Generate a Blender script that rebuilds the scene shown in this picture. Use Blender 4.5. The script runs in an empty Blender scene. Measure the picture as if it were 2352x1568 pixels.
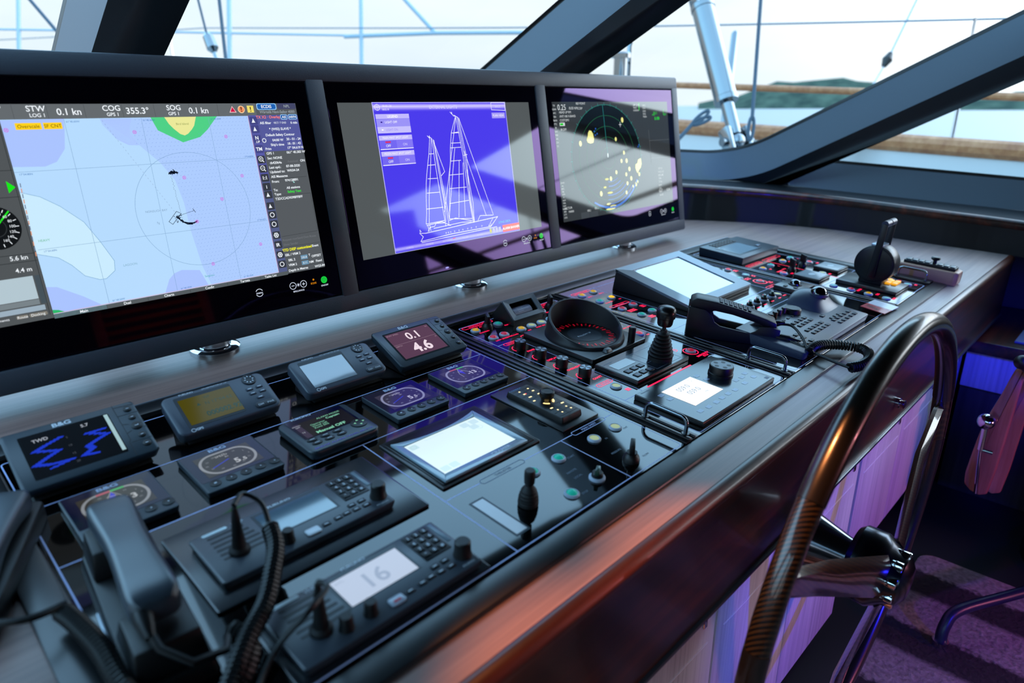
import bpy, bmesh, math, random
from mathutils import Vector, Matrix
R_ = math.radians
random.seed(7)
scene = bpy.context.scene
COL = scene.collection

# ------------------------------------------------------------------ camera
EYE = Vector((0.0, 0.0, 1.5))
def camera_axes(pitch, yaw, roll):
    fwd = Vector((math.sin(yaw)*math.cos(pitch), math.cos(yaw)*math.cos(pitch), -math.sin(pitch)))
    right = Vector((math.cos(yaw), -math.sin(yaw), 0)); up = right.cross(fwd)
    r = right*math.cos(roll) + up*math.sin(roll); u = up*math.cos(roll) - right*math.sin(roll)
    return r, u, fwd
cr, cu_, cf = camera_axes(R_(19.3512), R_(45.5183), R_(-0.4436))
cam = bpy.data.cameras.new('camera'); camo = bpy.data.objects.new('camera', cam); COL.objects.link(camo)
camo.matrix_world = Matrix(((cr.x, cu_.x, -cf.x, EYE.x), (cr.y, cu_.y, -cf.y, EYE.y), (cr.z, cu_.z, -cf.z, EYE.z), (0, 0, 0, 1)))
cam.sensor_fit = 'HORIZONTAL'; cam.sensor_width = 36.0; cam.lens = 1538.66/2352*36.0
cam.clip_start = 0.03; cam.clip_end = 4000
cam.dof.use_dof = True; cam.dof.focus_distance = 1.5; cam.dof.aperture_fstop = 2.8
scene.camera = camo
scene.view_settings.view_transform = 'Standard'; scene.view_settings.look = 'None'
scene.view_settings.gamma = 1.0; scene.view_settings.use_curve_mapping = False
scene.view_settings.exposure = 0.0
try:
    scene.cycles.use_denoising = True
    scene.cycles.max_bounces = 7; scene.cycles.transparent_max_bounces = 12
    scene.cycles.sample_clamp_indirect = 6.0
except Exception:
    pass

# ------------------------------------------------------------------ colours and materials
def lin(h):
    h = h.lstrip('#'); o = []
    for i in (0, 2, 4):
        c = int(h[i:i+2], 16)/255.0
        o.append(c/12.92 if c <= 0.04045 else ((c+0.055)/1.055)**2.4)
    return tuple(o)
_mc = {}
def mat(name, col='#808080', rough=.5, metal=0.0, spec=.5, emit=None, es=1.0, coat=0.0, tint=None, trans=0.0, ior=1.5, bump=None):
    if name in _mc: return _mc[name]
    m = bpy.data.materials.new(name); m.use_nodes = True
    p = m.node_tree.nodes['Principled BSDF']
    p.inputs['Base Color'].default_value = (*lin(col), 1)
    p.inputs['Roughness'].default_value = rough; p.inputs['Metallic'].default_value = metal
    p.inputs['Specular IOR Level'].default_value = spec; p.inputs['IOR'].default_value = ior
    if coat: p.inputs['Coat Weight'].default_value = coat; p.inputs['Coat Roughness'].default_value = .06
    if tint: p.inputs['Specular Tint'].default_value = (*lin(tint), 1)
    if trans: p.inputs['Transmission Weight'].default_value = trans
    if emit:
        p.inputs['Emission Color'].default_value = (*lin(emit), 1); p.inputs['Emission Strength'].default_value = es
    if bump:
        nt = m.node_tree; n = nt.nodes.new('ShaderNodeTexNoise'); n.inputs['Scale'].default_value = bump[0]
        tc = nt.nodes.new('ShaderNodeTexCoord'); nt.links.new(tc.outputs['Object'], n.inputs['Vector'])
        b = nt.nodes.new('ShaderNodeBump'); b.inputs['Strength'].default_value = bump[1]; b.inputs['Distance'].default_value = .002
        nt.links.new(n.outputs['Fac'], b.inputs['Height']); nt.links.new(b.outputs['Normal'], p.inputs['Normal'])
    _mc[name] = m
    return m
def glow(h, es=1.0, rough=.07, tint=None, spec=.5):
    """a patch of a lit display: black glossy glass that gives off one colour"""
    return mat('lit_%s_%g_%g%s' % (h.lstrip('#'), es, spec, tint or ''), '#050506', rough, emit=h, es=es, tint=tint, spec=spec)

def wood(name, dark, mid, light, rough, scale=1.0, axis='X', coat=.0, streak=60, contrast=1.0):
    if name in _mc: return _mc[name]
    m = bpy.data.materials.new(name); m.use_nodes = True; nt = m.node_tree; N = nt.nodes; Lk = nt.links
    p = N['Principled BSDF']
    tc = N.new('ShaderNodeTexCoord'); mp = N.new('ShaderNodeMapping')
    s = [streak*scale]*3; s['XYZ'.index(axis)] = 1.6*scale
    mp.inputs['Scale'].default_value = s
    Lk.new(tc.outputs['Object'], mp.inputs['Vector'])
    n1 = N.new('ShaderNodeTexNoise'); n1.inputs['Scale'].default_value = 1.0; n1.inputs['Detail'].default_value = 5; n1.inputs['Roughness'].default_value = .65
    Lk.new(mp.outputs['Vector'], n1.inputs['Vector'])
    mp2 = N.new('ShaderNodeMapping'); s2 = [9*scale]*3; s2['XYZ'.index(axis)] = .5*scale; mp2.inputs['Scale'].default_value = s2
    Lk.new(tc.outputs['Object'], mp2.inputs['Vector'])
    n2 = N.new('ShaderNodeTexNoise'); n2.inputs['Scale'].default_value = 1.0; n2.inputs['Detail'].default_value = 3; n2.inputs['Distortion'].default_value = 1.2
    Lk.new(mp2.outputs['Vector'], n2.inputs['Vector'])
    mx = N.new('ShaderNodeMath'); mx.operation = 'MULTIPLY_ADD'; mx.inputs[1].default_value = .55
    Lk.new(n1.outputs['Fac'], mx.inputs[0])
    m3 = N.new('ShaderNodeMath'); m3.operation = 'MULTIPLY'; m3.inputs[1].default_value = .45
    Lk.new(n2.outputs['Fac'], m3.inputs[0]); Lk.new(m3.outputs[0], mx.inputs[2])
    r = N.new('ShaderNodeValToRGB'); e = r.color_ramp.elements
    e[0].position = .5-.16/contrast; e[0].color = (*lin(dark), 1); e[1].position = .5+.16/contrast; e[1].color = (*lin(light), 1)
    k = e.new(.5); k.color = (*lin(mid), 1)
    Lk.new(mx.outputs[0], r.inputs['Fac']); Lk.new(r.outputs['Color'], p.inputs['Base Color'])
    p.inputs['Roughness'].default_value = rough
    if coat: p.inputs['Coat Weight'].default_value = coat; p.inputs['Coat Roughness'].default_value = .12
    b = N.new('ShaderNodeBump'); b.inputs['Strength'].default_value = .12; b.inputs['Distance'].default_value = .001
    Lk.new(n1.outputs['Fac'], b.inputs['Height']); Lk.new(b.outputs['Normal'], p.inputs['Normal'])
    _mc[name] = m
    return m

# ------------------------------------------------------------------ sky and lamps
w = bpy.data.worlds.new('overcast_sky'); scene.world = w; w.use_nodes = True
nt = w.node_tree; N = nt.nodes; Lk = nt.links
bg = N['Background']
tc = N.new('ShaderNodeTexCoord'); sx = N.new('ShaderNodeSeparateXYZ'); Lk.new(tc.outputs['Generated'], sx.inputs[0])
rp = N.new('ShaderNodeValToRGB'); Lk.new(sx.outputs['Z'], rp.inputs['Fac'])
el = rp.color_ramp.elements
SKY = [(0.0, (.88, .97, 1.01)), (.06, (.94, 1.01, 1.05)), (.17, (1.0, 1.10, 1.18)), (.32, (1.45, 2.75, 3.8)), (.55, (1.4, 2.6, 3.7)), (1.0, (1.1, 1.9, 2.8))]
el[0].position = 0; el[0].color = (*SKY[0][1], 1); el[1].position = 1; el[1].color = (*SKY[-1][1], 1)
for ps, c in SKY[1:-1]:
    q = el.new(ps); q.color = (*c, 1)
mpn = N.new('ShaderNodeMapping'); mpn.inputs['Scale'].default_value = (2.2, 2.2, 9); Lk.new(tc.outputs['Generated'], mpn.inputs['Vector'])
cl = N.new('ShaderNodeTexNoise'); cl.inputs['Scale'].default_value = 1.3; cl.inputs['Detail'].default_value = 5; Lk.new(mpn.outputs['Vector'], cl.inputs['Vector'])
cr2 = N.new('ShaderNodeValToRGB'); cr2.color_ramp.elements[0].position = .35; cr2.color_ramp.elements[0].color = (.89, .95, .99, 1)
cr2.color_ramp.elements[1].position = .62; cr2.color_ramp.elements[1].color = (1.0, 1.02, 1.03, 1); Lk.new(cl.outputs['Fac'], cr2.inputs['Fac'])
mm = N.new('ShaderNodeMix'); mm.data_type = 'RGBA'; mm.blend_type = 'MULTIPLY'; mm.inputs['Factor'].default_value = 1.0
Lk.new(rp.outputs['Color'], mm.inputs['A']); Lk.new(cr2.outputs['Color'], mm.inputs['B']); vd = N.new('ShaderNodeVectorMath'); vd.operation = 'DOT_PRODUCT'; Lk.new(tc.outputs['Generated'], vd.inputs[0])
vd.inputs[1].default_value = tuple(Vector((.84, -.46, .30)).normalized())      # veiled sun abeam to starboard
mxd = N.new('ShaderNodeMath'); mxd.operation = 'MAXIMUM'; mxd.inputs[1].default_value = 0.0; Lk.new(vd.outputs['Value'], mxd.inputs[0])
pwd = N.new('ShaderNodeMath'); pwd.operation = 'POWER'; pwd.inputs[1].default_value = 7.0; Lk.new(mxd.outputs[0], pwd.inputs[0])
sgl = N.new('ShaderNodeVectorMath'); sgl.operation = 'SCALE'; sgl.inputs[0].default_value = (5.2, 5.4, 5.7); Lk.new(pwd.outputs[0], sgl.inputs['Scale'])
adg = N.new('ShaderNodeVectorMath'); adg.operation = 'ADD'; Lk.new(mm.outputs['Result'], adg.inputs[0]); Lk.new(sgl.outputs['Vector'], adg.inputs[1]); Lk.new(adg.outputs['Vector'], bg.inputs['Color'])
bg.inputs['Strength'].default_value = 1.0

def lamp(name, kind, loc, energy, col, target=None, size=.1, size_y=None, spot=None, blend=.3):
    l = bpy.data.lights.new(name, kind); l.energy = energy; l.color = lin(col)
    if kind == 'AREA':
        l.size = size
        if size_y: l.shape = 'RECTANGLE'; l.size_y = size_y
    else: l.shadow_soft_size = size
    if spot: l.spot_size = R_(spot); l.spot_blend = blend
    o = bpy.data.objects.new(name, l); COL.objects.link(o); o.location = loc
    if target is not None:
        o.rotation_euler = (Vector(target)-Vector(loc)).to_track_quat('-Z', 'Y').to_euler()
    return o
# cabin lamps: warm overhead downlights, a pink lamp aft, blue mood lamps low down
for x_ in (.42, .68): lamp('warm_downlight', 'SPOT', (x_, .45, 1.83), 75, '#ff9a58', (x_+.05, .26, .9), .04, spot=28, blend=.3)
lamp('pink_step_light', 'SPOT', (2.3, -1.4, .8), 15, '#ff9aa6', (1.5, .45, .4), .03, spot=75, blend=.5)
lamp('blue_mood_lamp', 'SPOT', (1.1, -1.3, 1.0), 90, '#2a2bff', (1.9, .45, .38), .03, spot=58, blend=.5)
lamp('blue_side_lamp', 'SPOT', (2.3, .1, .9), 26, '#1a22ff', (2.95, .25, .5), .04, spot=62, blend=.6)
lamp('pink_floor_light', 'SPOT', (2.2, -1.3, .75), 22, '#ff7aa8', (2.0, .1, 0), .05, spot=80, blend=.7)

# ------------------------------------------------------------------ frames of reference
SP = R_(4.16503); SM = R_(8.99518)
ex = Vector((1, 0, 0)); ey = Vector((0, math.cos(SP), math.sin(SP))); en = ex.cross(ey)
PF = Matrix(((ex.x, ey.x, en.x, 0), (ex.y, ey.y, en.y, 0), (ex.z, ey.z, en.z, 0), (0, 0, 0, 1)))
PF = Matrix.Translation(EYE) @ PF @ Matrix.Translation((0, 0, -.6))      # console frame: x along, y depth, z off the panel
mu = Vector((0, math.sin(SM), math.cos(SM))); mn = ex.cross(mu)
DM = 1.42
MFR = Matrix(((1, mu.x, mn.x, 0), (0, mu.y, mn.y, 0), (0, mu.z, mn.z, 0), (0, 0, 0, 1)))
MF = Matrix.Translation(EYE) @ MFR @ Matrix.Translation((0, .0275*DM, -DM))   # screen frame: x along, y up, z to the helm
WF = Matrix.Identity(4)
def PP(s, t, h=0.0): return PF @ Vector((s, t, h))
def T(x, y, z=0): return Matrix.Translation((x, y, z))
def RZ(a): return Matrix.Rotation(R_(a), 4, 'Z')
def RX(a): return Matrix.Rotation(R_(a), 4, 'X')
def RY(a): return Matrix.Rotation(R_(a), 4, 'Y')

# ------------------------------------------------------------------ mesh builder
_tc = {}
def text_shape(s, bold=0.0):
    k = (s, bold)
    if k not in _tc:
        c = bpy.data.curves.new('t', 'FONT'); c.body = s; c.resolution_u = 3; c.offset = bold
        o = bpy.data.objects.new('t', c)
        me = bpy.data.meshes.new_from_object(o)
        vs = [(v.co.x, v.co.y) for v in me.vertices]; fs = [tuple(p.vertices) for p in me.polygons]
        bpy.data.objects.remove(o); bpy.data.curves.remove(c); bpy.data.meshes.remove(me)
        _tc[k] = (vs, fs)
    return _tc[k]
class MB:
    def __init__(self): self.bm = bmesh.new(); self.mats = []; self.M = Matrix.Identity(4); self.z = 0.0; self.dz = .00015
    def mi(self, m):
        if m not in self.mats: self.mats.append(m)
        return self.mats.index(m)
    def add(self, tb, m, M=None):
        i = self.mi(m)
        for f in tb.faces: f.material_index = i
        bmesh.ops.transform(tb, matrix=self.M @ (M or Matrix.Identity(4)), verts=tb.verts)
        me = bpy.data.meshes.new('tmp'); tb.to_mesh(me); self.bm.from_mesh(me); bpy.data.meshes.remove(me); tb.free()
        return self
    def box(self, x0, x1, y0, y1, z0, z1, m, bev=0, seg=2, M=None):
        tb = bmesh.new(); bmesh.ops.create_cube(tb, size=1)
        for v in tb.verts: v.co = Vector(((x0+x1)/2+v.co.x*(x1-x0), (y0+y1)/2+v.co.y*(y1-y0), (z0+z1)/2+v.co.z*(z1-z0)))
        if bev: bmesh.ops.bevel(tb, geom=tb.edges[:], offset=bev, segments=seg, affect='EDGES', profile=.5)
        return self.add(tb, m, M)
    def hull(self, bottom, top, m, bev=0, seg=2, M=None):
        """loft between two equal rings of 3-D points"""
        tb = bmesh.new(); n = len(bottom)
        a = [tb.verts.new(p) for p in bottom]; b = [tb.verts.new(p) for p in top]
        tb.faces.new(list(reversed(a))); tb.faces.new(b)
        for i in range(n): tb.faces.new((a[i], a[(i+1) % n], b[(i+1) % n], b[i]))
        bmesh.ops.recalc_face_normals(tb, faces=tb.faces)
        if bev: bmesh.ops.bevel(tb, geom=tb.edges[:], offset=bev, segments=seg, affect='EDGES', profile=.5)
        bmesh.ops.triangulate(tb, faces=[f for f in tb.faces if len(f.verts) > 4])
        return self.add(tb, m, M)
    def prism(self, pts, z0, z1, m, bev=0, seg=2, M=None):
        return self.hull([(x, y, z0) for x, y in pts], [(x, y, z1) for x, y in pts], m, bev, seg, M)
    def lathe(self, prof, m, seg=28, M=None, cap=True):
        tb = bmesh.new(); rings = []
        for r, z in prof:
            if r < 1e-6: rings.append([tb.verts.new((0, 0, z))])
            else: rings.append([tb.verts.new((r*math.cos(2*math.pi*i/seg), r*math.sin(2*math.pi*i/seg), z)) for i in range(seg)])
        for a, b in zip(rings, rings[1:]):
            for i in range(seg):
                j = (i+1) % seg
                if len(a) == 1 and len(b) == 1: continue
                if len(a) == 1: tb.faces.new((a[0], b[j], b[i]))
                elif len(b) == 1: tb.faces.new((a[i], a[j], b[0]))
                else: tb.faces.new((a[i], a[j], b[j], b[i]))
        if cap:
            if len(rings[0]) > 1: tb.faces.new(list(reversed(rings[0])))
            if len(rings[-1]) > 1: tb.faces.new(rings[-1])
        bmesh.ops.recalc_face_normals(tb, faces=tb.faces)
        return self.add(tb, m, M)
    def cyl(self, r, z0, z1, m, seg=24, M=None, bev=0):
        if bev: return self.lathe([(r, z0), (r, z1-bev), (r-bev, z1)], m, seg, M)
        return self.lathe([(r, z0), (r, z1)], m, seg, M)
    def tube(self, pts, r, m, seg=10, closed=False, M=None, squash=None):
        tb = bmesh.new(); P = [Vector(p) for p in pts]; n = len(P); rs = r if isinstance(r, (list, tuple)) else [r]*n
        tang = []
        for i in range(n):
            a = P[(i-1) % n] if (closed or i > 0) else P[i]; b = P[(i+1) % n] if (closed or i < n-1) else P[i]
            d = b-a; tang.append(d.normalized() if d.length > 1e-9 else Vector((0, 0, 1)))
        nrm = tang[0].orthogonal().normalized(); rings = []
        for i in range(n):
            nrm = (nrm - tang[i]*nrm.dot(tang[i])); nrm.normalize(); bi = tang[i].cross(nrm)
            rings.append([tb.verts.new(P[i]+(nrm*math.cos(2*math.pi*k/seg)+bi*math.sin(2*math.pi*k/seg))*rs[i]) for k in range(seg)])
        for i in range(n if closed else n-1):
            a, b = rings[i], rings[(i+1) % n]
            sh = 0
            if closed and i == n-1:
                sh = min(range(seg), key=lambda s: (a[0].co-b[s].co).length)
            for k in range(seg):
                tb.faces.new((a[k], a[(k+1) % seg], b[(k+1+sh) % seg], b[(k+sh) % seg]))
        if not closed: tb.faces.new(list(reversed(rings[0]))); tb.faces.new(rings[-1])
        bmesh.ops.recalc_face_normals(tb, faces=tb.faces)
        return self.add(tb, m, M)
    def ball(self, r, m, M=None, seg=24, sc=(1, 1, 1)):
        tb = bmesh.new(); bmesh.ops.create_uvsphere(tb, u_segments=seg, v_segments=seg//2, radius=r)
        for v in tb.verts: v.co = Vector((v.co.x*sc[0], v.co.y*sc[1], v.co.z*sc[2]))
        return self.add(tb, m, M)
    def face(self, pts, m, M=None):
        tb = bmesh.new(); f = tb.faces.new([tb.verts.new(p) for p in pts])
        if len(pts) > 4: bmesh.ops.triangulate(tb, faces=[f])
        return self.add(tb, m, M)
    # ---- flat printing: every call sits one thin layer above the last
    def up(self, k=1): self.z += self.dz*k; return self
    def poly(self, pts, m):
        a = sum(pts[i][0]*pts[(i+1) % len(pts)][1]-pts[(i+1) % len(pts)][0]*pts[i][1] for i in range(len(pts)))
        if a < 0: pts = pts[::-1]
        return self.face([(x, y, self.z) for x, y in pts], m)
    def rect(self, x0, y0, x1, y1, m): return self.poly([(x0, y0), (x1, y0), (x1, y1), (x0, y1)], m)
    def disc(self, x, y, r, m, seg=24, ry=None):
        return self.poly([(x+r*math.cos(2*math.pi*i/seg), y+(ry or r)*math.sin(2*math.pi*i/seg)) for i in range(seg)], m)
    def line(self, pts, wd, m, closed=False):
        q = pts+[pts[0]] if closed else pts
        tb = bmesh.new(); n = len(q); L_, R__ = [], []
        for i in range(n):
            if closed: a, b = q[(i-1) % (n-1)] if i not in (0, n-1) else q[n-2], q[i+1] if i < n-1 else q[1]
            else: a, b = q[max(i-1, 0)], q[min(i+1, n-1)]
            c = q[i]
            d1 = Vector((c[0]-a[0], c[1]-a[1])); d2 = Vector((b[0]-c[0], b[1]-c[1]))
            if d1.length < 1e-9: d1 = d2
            if d2.length < 1e-9: d2 = d1
            d1.normalize(); d2.normalize(); t = d1+d2
            if t.length < 1e-6: t = d1
            t.normalize(); nn = Vector((-t.y, t.x)); k = min(1/max(nn.dot(Vector((-d1.y, d1.x))), .4), 2.0)
            L_.append(tb.verts.new((c[0]+nn.x*wd/2*k, c[1]+nn.y*wd/2*k, self.z))); R__.append(tb.verts.new((c[0]-nn.x*wd/2*k, c[1]-nn.y*wd/2*k, self.z)))
        for i in range(n-1):
            try: tb.faces.new((R__[i], R__[i+1], L_[i+1], L_[i]))
            except ValueError: pass
        return self.add(tb, m)
    def arc(self, x, y, r, wd, m, a0=0, a1=360, seg=40, ry=None):
        k = max(3, int(seg*abs(a1-a0)/360)); full = abs(a1-a0) >= 360
        p = [(x+r*math.cos(R_(a0+(a1-a0)*i/k)), y+(ry or r)*math.sin(R_(a0+(a1-a0)*i/k))) for i in range(k if full else k+1)]
        return self.line(p, wd, m, closed=full)
    def rrect(self, x0, y0, x1, y1, r, m, wd=None):
        p = rr(x0, y0, x1, y1, r)
        return self.line(p, wd, m, closed=True) if wd else self.poly(p, m)
    def text(self, s, x, y, h, m, al='c', bold=0.0, sx=1.0, rot=0):
        vs, fs = text_shape(s, bold)
        if not vs: return self
        x0 = min(v[0] for v in vs); x1 = max(v[0] for v in vs); k = h/.70; kx = k*sx
        off = {'l': x0, 'c': (x0+x1)/2, 'r': x1}[al]; ca, sa = math.cos(R_(rot)), math.sin(R_(rot))
        tb = bmesh.new(); V = []
        for vx, vy in vs:
            px, py = (vx-off)*kx, (vy-.35)*k
            V.append(tb.verts.new((x+px*ca-py*sa, y+px*sa+py*ca, self.z)))
        for f in fs:
            try: tb.faces.new([V[i] for i in f])
            except ValueError: pass
        for f in tb.faces:
            f.normal_update()
            if f.normal.z < 0: f.normal_flip()
        return self.add(tb, m)
    def build(self, name, parent=None, label=None, M=None, sharp=35):
        me = bpy.data.meshes.new(name)
        for f in self.bm.faces: f.smooth = True
        self.bm.to_mesh(me); self.bm.free()
        for m in self.mats: me.materials.append(m)
        try: me.set_sharp_from_angle(angle=R_(sharp))
        except Exception: pass
        o = bpy.data.objects.new(name, me); COL.objects.link(o)
        if parent is not None: o.parent = parent
        if M is not None: o.matrix_basis = M
        if label: o['label'] = label
        return o
def rr(x0, y0, x1, y1, r, n=5):
    p = []
    for cx, cy, a in ((x1-r, y0+r, -90), (x1-r, y1-r, 0), (x0+r, y1-r, 90), (x0+r, y0+r, 180)):
        for i in range(n+1): p.append((cx+r*math.cos(R_(a+90*i/n)), cy+r*math.sin(R_(a+90*i/n))))
    return p
def thing(name, label, cat, M=WF, group=None):
    o = bpy.data.objects.new(name, None); COL.objects.link(o); o.empty_display_size = .05
    o.matrix_world = M; o['label'] = label; o['category'] = cat
    if group: o['group'] = group
    return o
def tag(o, label, cat, group=None):
    o['label'] = label; o['category'] = cat
    if group: o['group'] = group
    return o
def struct(o, kind='structure'): o['kind'] = kind; return o
def kids(o): return [c for c in COL.objects if c.parent is o]
def dup(o, M=None, parent=None):
    c = o.copy(); COL.objects.link(c)
    if parent is not None: c.parent = parent
    if M is not None: c.matrix_world = M
    for ch in kids(o): dup(ch, None, c)
    return c

# ------------------------------------------------------------------ shared materials
M_GLASS = mat('black_panel_glass', '#020304', .05, spec=.7, coat=.25)
M_SATIN = mat('satin_black_frame', '#0c0f13', .32, spec=.5, ior=1.7)
M_BLACK = mat('matt_black_plastic', '#0a0b0d', .42)
M_SOFT = mat('soft_black_rubber', '#08080a', .62)
M_GREY = mat('dark_grey_plastic', '#353f4a', .36, ior=1.75)
M_SLATE = mat('slate_grey_plastic', '#333b46', .40)
M_CHROME = mat('polished_chrome', '#d8dce2', .08, metal=1.0)
M_STEEL = mat('brushed_black_steel', '#4a4e56', .22, metal=1.0)
M_ALU = mat('satin_alloy', '#aab4c0', .32, metal=.85)
M_LINE = mat('pale_printed_line', '#8da3d8', .4, emit='#7088b4', es=.30)
M_RED = mat('backlit_red_print', '#30060f', .3, emit='#ff1450', es=1.5)
M_WHITE_INK = mat('white_ink', '#c8d2de', .5)
M_PRINT = mat('grey_ink', '#7d8ca0', .5)
M_LEATHER = mat('navy_leather', '#2b313b', .5, bump=(900, .25))
M_NAVY = mat('navy_blue_cabin_paint', '#606d79', .42)
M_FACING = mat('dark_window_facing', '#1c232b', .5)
M_SEAL = mat('black_window_seal', '#050607', .45)

# ================================================================== THE WHEELHOUSE
W_DECK = wood('walnut_worktop', '#563e3a', '#785b54', '#95786f', .46, 1.0, 'X', streak=85, contrast=.9)
W_DECK.node_tree.nodes['Principled BSDF'].inputs['IOR'].default_value = 1.6
W_DECK.node_tree.nodes['Principled BSDF'].inputs['Sheen Weight'].default_value = .3
W_DECK.node_tree.nodes['Principled BSDF'].inputs['Coat Weight'].default_value = .3
W_DECK.node_tree.nodes['Principled BSDF'].inputs['Coat Roughness'].default_value = .2
W_DECK.node_tree.nodes['Principled BSDF'].inputs['Sheen Roughness'].default_value = .45
W_RAIL = wood('varnished_dark_walnut', '#120503', '#34130b', '#5f2816', .36, 1.0, 'X', coat=.22, streak=28, contrast=1.3)
W_TEAK = wood('teak', '#8a5230', '#a06840', '#b47e54', .5, 1.0, 'X', streak=20)
W_WHITE = wood('limed_white_board', '#a7a4a8', '#c9c6c8', '#dedbdc', .5, 1.0, 'Z', streak=90)

# curve of the window sill, on the plane .13 above the console
CR = [(1.1, 2.46), (1.6, 2.44), (2.0, 2.36), (2.4, 2.2), (2.7, 2.0), (2.995, 1.723), (3.174, 1.56), (3.312, 1.29), (3.45, .87), (3.593, .42), (3.7, -.1), (3.78, -.8), (3.85, -2.6)]
CS = [(2.2-x, t) for x, t in CR[:0:-1]] + CR
CL = [0.0]
for a, b in zip(CS, CS[1:]): CL.append(CL[-1]+math.hypot(b[0]-a[0], b[1]-a[1]))
CMID = CL[len(CR)-1]
def c_at(u):
    u += CMID; u = min(max(u, 0), CL[-1])
    for i in range(len(CL)-1):
        if u <= CL[i+1]:
            k = (u-CL[i])/(CL[i+1]-CL[i]); return CS[i][0]+(CS[i+1][0]-CS[i][0])*k, CS[i][1]+(CS[i+1][1]-CS[i][1])*k
    return CS[-1]
RK = Vector((0, -.89, .455)).normalized(); EV = Vector((0, .06, .14))
def sill(u, v=0.0, e=0.0):
    x, t = c_at(u); return PP(x, t, .13)+RK*v+EV*e
ROOF_Z = 1.86
def v_top(u): return (ROOF_Z-sill(u).z)/RK.z

# floor
fl = MB(); fl.box(-2.2, 4.4, -3.2, 3.2, -.08, 0, None or mat('black_floor_mat', '#060606', .7))
floor = struct(fl.build('floor'))
# striped carpet
m = bpy.data.materials.new('striped_carpet'); m.use_nodes = True; nt = m.node_tree; N = nt.nodes; Lk = nt.links; p = N['Principled BSDF']
tc = N.new('ShaderNodeTexCoord'); sp = N.new('ShaderNodeSeparateXYZ'); Lk.new(tc.outputs['Object'], sp.inputs[0])
nz = N.new('ShaderNodeTexNoise'); nz.inputs['Scale'].default_value = 70; nz.inputs['Detail'].default_value = 4; Lk.new(tc.outputs['Object'], nz.inputs['Vector'])
ad = N.new('ShaderNodeMath'); ad.operation = 'MULTIPLY_ADD'; ad.inputs[1].default_value = .035; Lk.new(nz.outputs['Fac'], ad.inputs[0]); Lk.new(sp.outputs['X'], ad.inputs[2])
md = N.new('ShaderNodeMath'); md.operation = 'PINGPONG'; md.inputs[1].default_value = .15; Lk.new(ad.outputs[0], md.inputs[0])
rp = N.new('ShaderNodeValToRGB'); rp.color_ramp.elements[0].position = .075; rp.color_ramp.elements[0].color = (*lin('#b29a98'), 1); rp.color_ramp.elements[1].position = .095; rp.color_ramp.elements[1].color = (*lin('#3d3030'), 1)
Lk.new(md.outputs[0], rp.inputs['Fac'])
mx = N.new('ShaderNodeMix'); mx.data_type = 'RGBA'; mx.blend_type = 'MULTIPLY'; mx.inputs['Factor'].default_value = .8; Lk.new(rp.outputs['Color'], mx.inputs['A'])
r2 = N.new('ShaderNodeValToRGB'); r2.color_ramp.elements[0].position = .3; r2.color_ramp.elements[0].color = (.35, .35, .35, 1); r2.color_ramp.elements[1].position = .7
Lk.new(nz.outputs['Fac'], r2.inputs['Fac']); Lk.new(r2.outputs['Color'], mx.inputs['B']); Lk.new(mx.outputs['Result'], p.inputs['Base Color']); p.inputs['Roughness'].default_value = .95
bp = N.new('ShaderNodeBump'); bp.inputs['Strength'].default_value = .7; bp.inputs['Distance'].default_value = .006; Lk.new(nz.outputs['Fac'], bp.inputs['Height']); Lk.new(bp.outputs['Normal'], p.inputs['Normal'])
cp = MB(); cp.prism(rr(-1.1, -2.6, 2.42, .36, .05), 0, .012, m, bev=.004)
tag(cp.build('carpet'), 'brown and pink striped carpet on the floor below the steering wheel', 'carpet')

# ceiling, aft wall, lower side walls
M_CEIL = mat('dark_ceiling_cloth', '#101216', .8); M_WALL = mat('dark_wall_panel', '#1a1c24', .6)
ce = MB(); cpts = [sill(-CMID+CL[-1]*i/60, v_top(-CMID+CL[-1]*i/60)) for i in range(61)]
cpts = [(p.x, p.y) for p in cpts]+[(3.9, -3.15), (-1.7, -3.15)]
ce.prism(cpts, ROOF_Z-.002, ROOF_Z+.05, M_CEIL); struct(ce.build('ceiling'))
# aft wall with a louvred door lit by a warm lamp
wa = MB()
wa.box(-2.2, 4.4, -3.1, -3.0, 0, ROOF_Z, M_WALL)
struct(wa.build('wall_aft'))
W_LOUV = wood('louvre_cherry', '#6a3a26', '#8e5236', '#a86a48', .4, 1.0, 'X', streak=20)
dr = MB(); dr.box(1.2, 1.28, -2.995, -2.96, .02, 1.84, W_LOUV, .004); dr.box(2.0, 2.08, -2.995, -2.96, .02, 1.84, W_LOUV, .004); dr.box(1.28, 2.0, -2.995, -2.96, 1.76, 1.84, W_LOUV, .004); dr.box(1.28, 2.0, -2.995, -2.96, .02, .15, W_LOUV, .004); dr.box(1.28, 2.0, -2.998, -2.99, .15, 1.85, M_SEAL)
for k in range(23): dr.box(1.28, 2.0, -.022, .022, -.006, .006, W_LOUV, .002, M=T(0, -2.968, .19+k*.07) @ RX(-40))
struct(dr.build('door_1'))
lamp('warm_door_lamp', 'SPOT', (1.7, -2.3, 1.82), 14, '#ff8a4a', (1.65, -3.0, 1.1), .05, spot=70, blend=.5)
def lower_wall(name, u0, u1):
    b = MB(); n = max(2, int((u1-u0)/.12)); q = [u0+(u1-u0)*i/n for i in range(n+1)]
    for a, c in zip(q, q[1:]):
        A, B = sill(a), sill(c); oa = A+EV*.9+(A-PP(1.1, 0, .13)).normalized()*.06; ob = B+EV*.9+(B-PP(1.1, 0, .13)).normalized()*.06
        oa.z = A.z-.002; ob.z = B.z-.002
        b.hull([(A.x, A.y, 0), (B.x, B.y, 0), (ob.x, ob.y, 0), (oa.x, oa.y, 0)], [tuple(A-Vector((0, 0, .002))), tuple(B-Vector((0, 0, .002))), tuple(ob), tuple(oa)], M_WALL)
    return struct(b.build(name))
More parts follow.
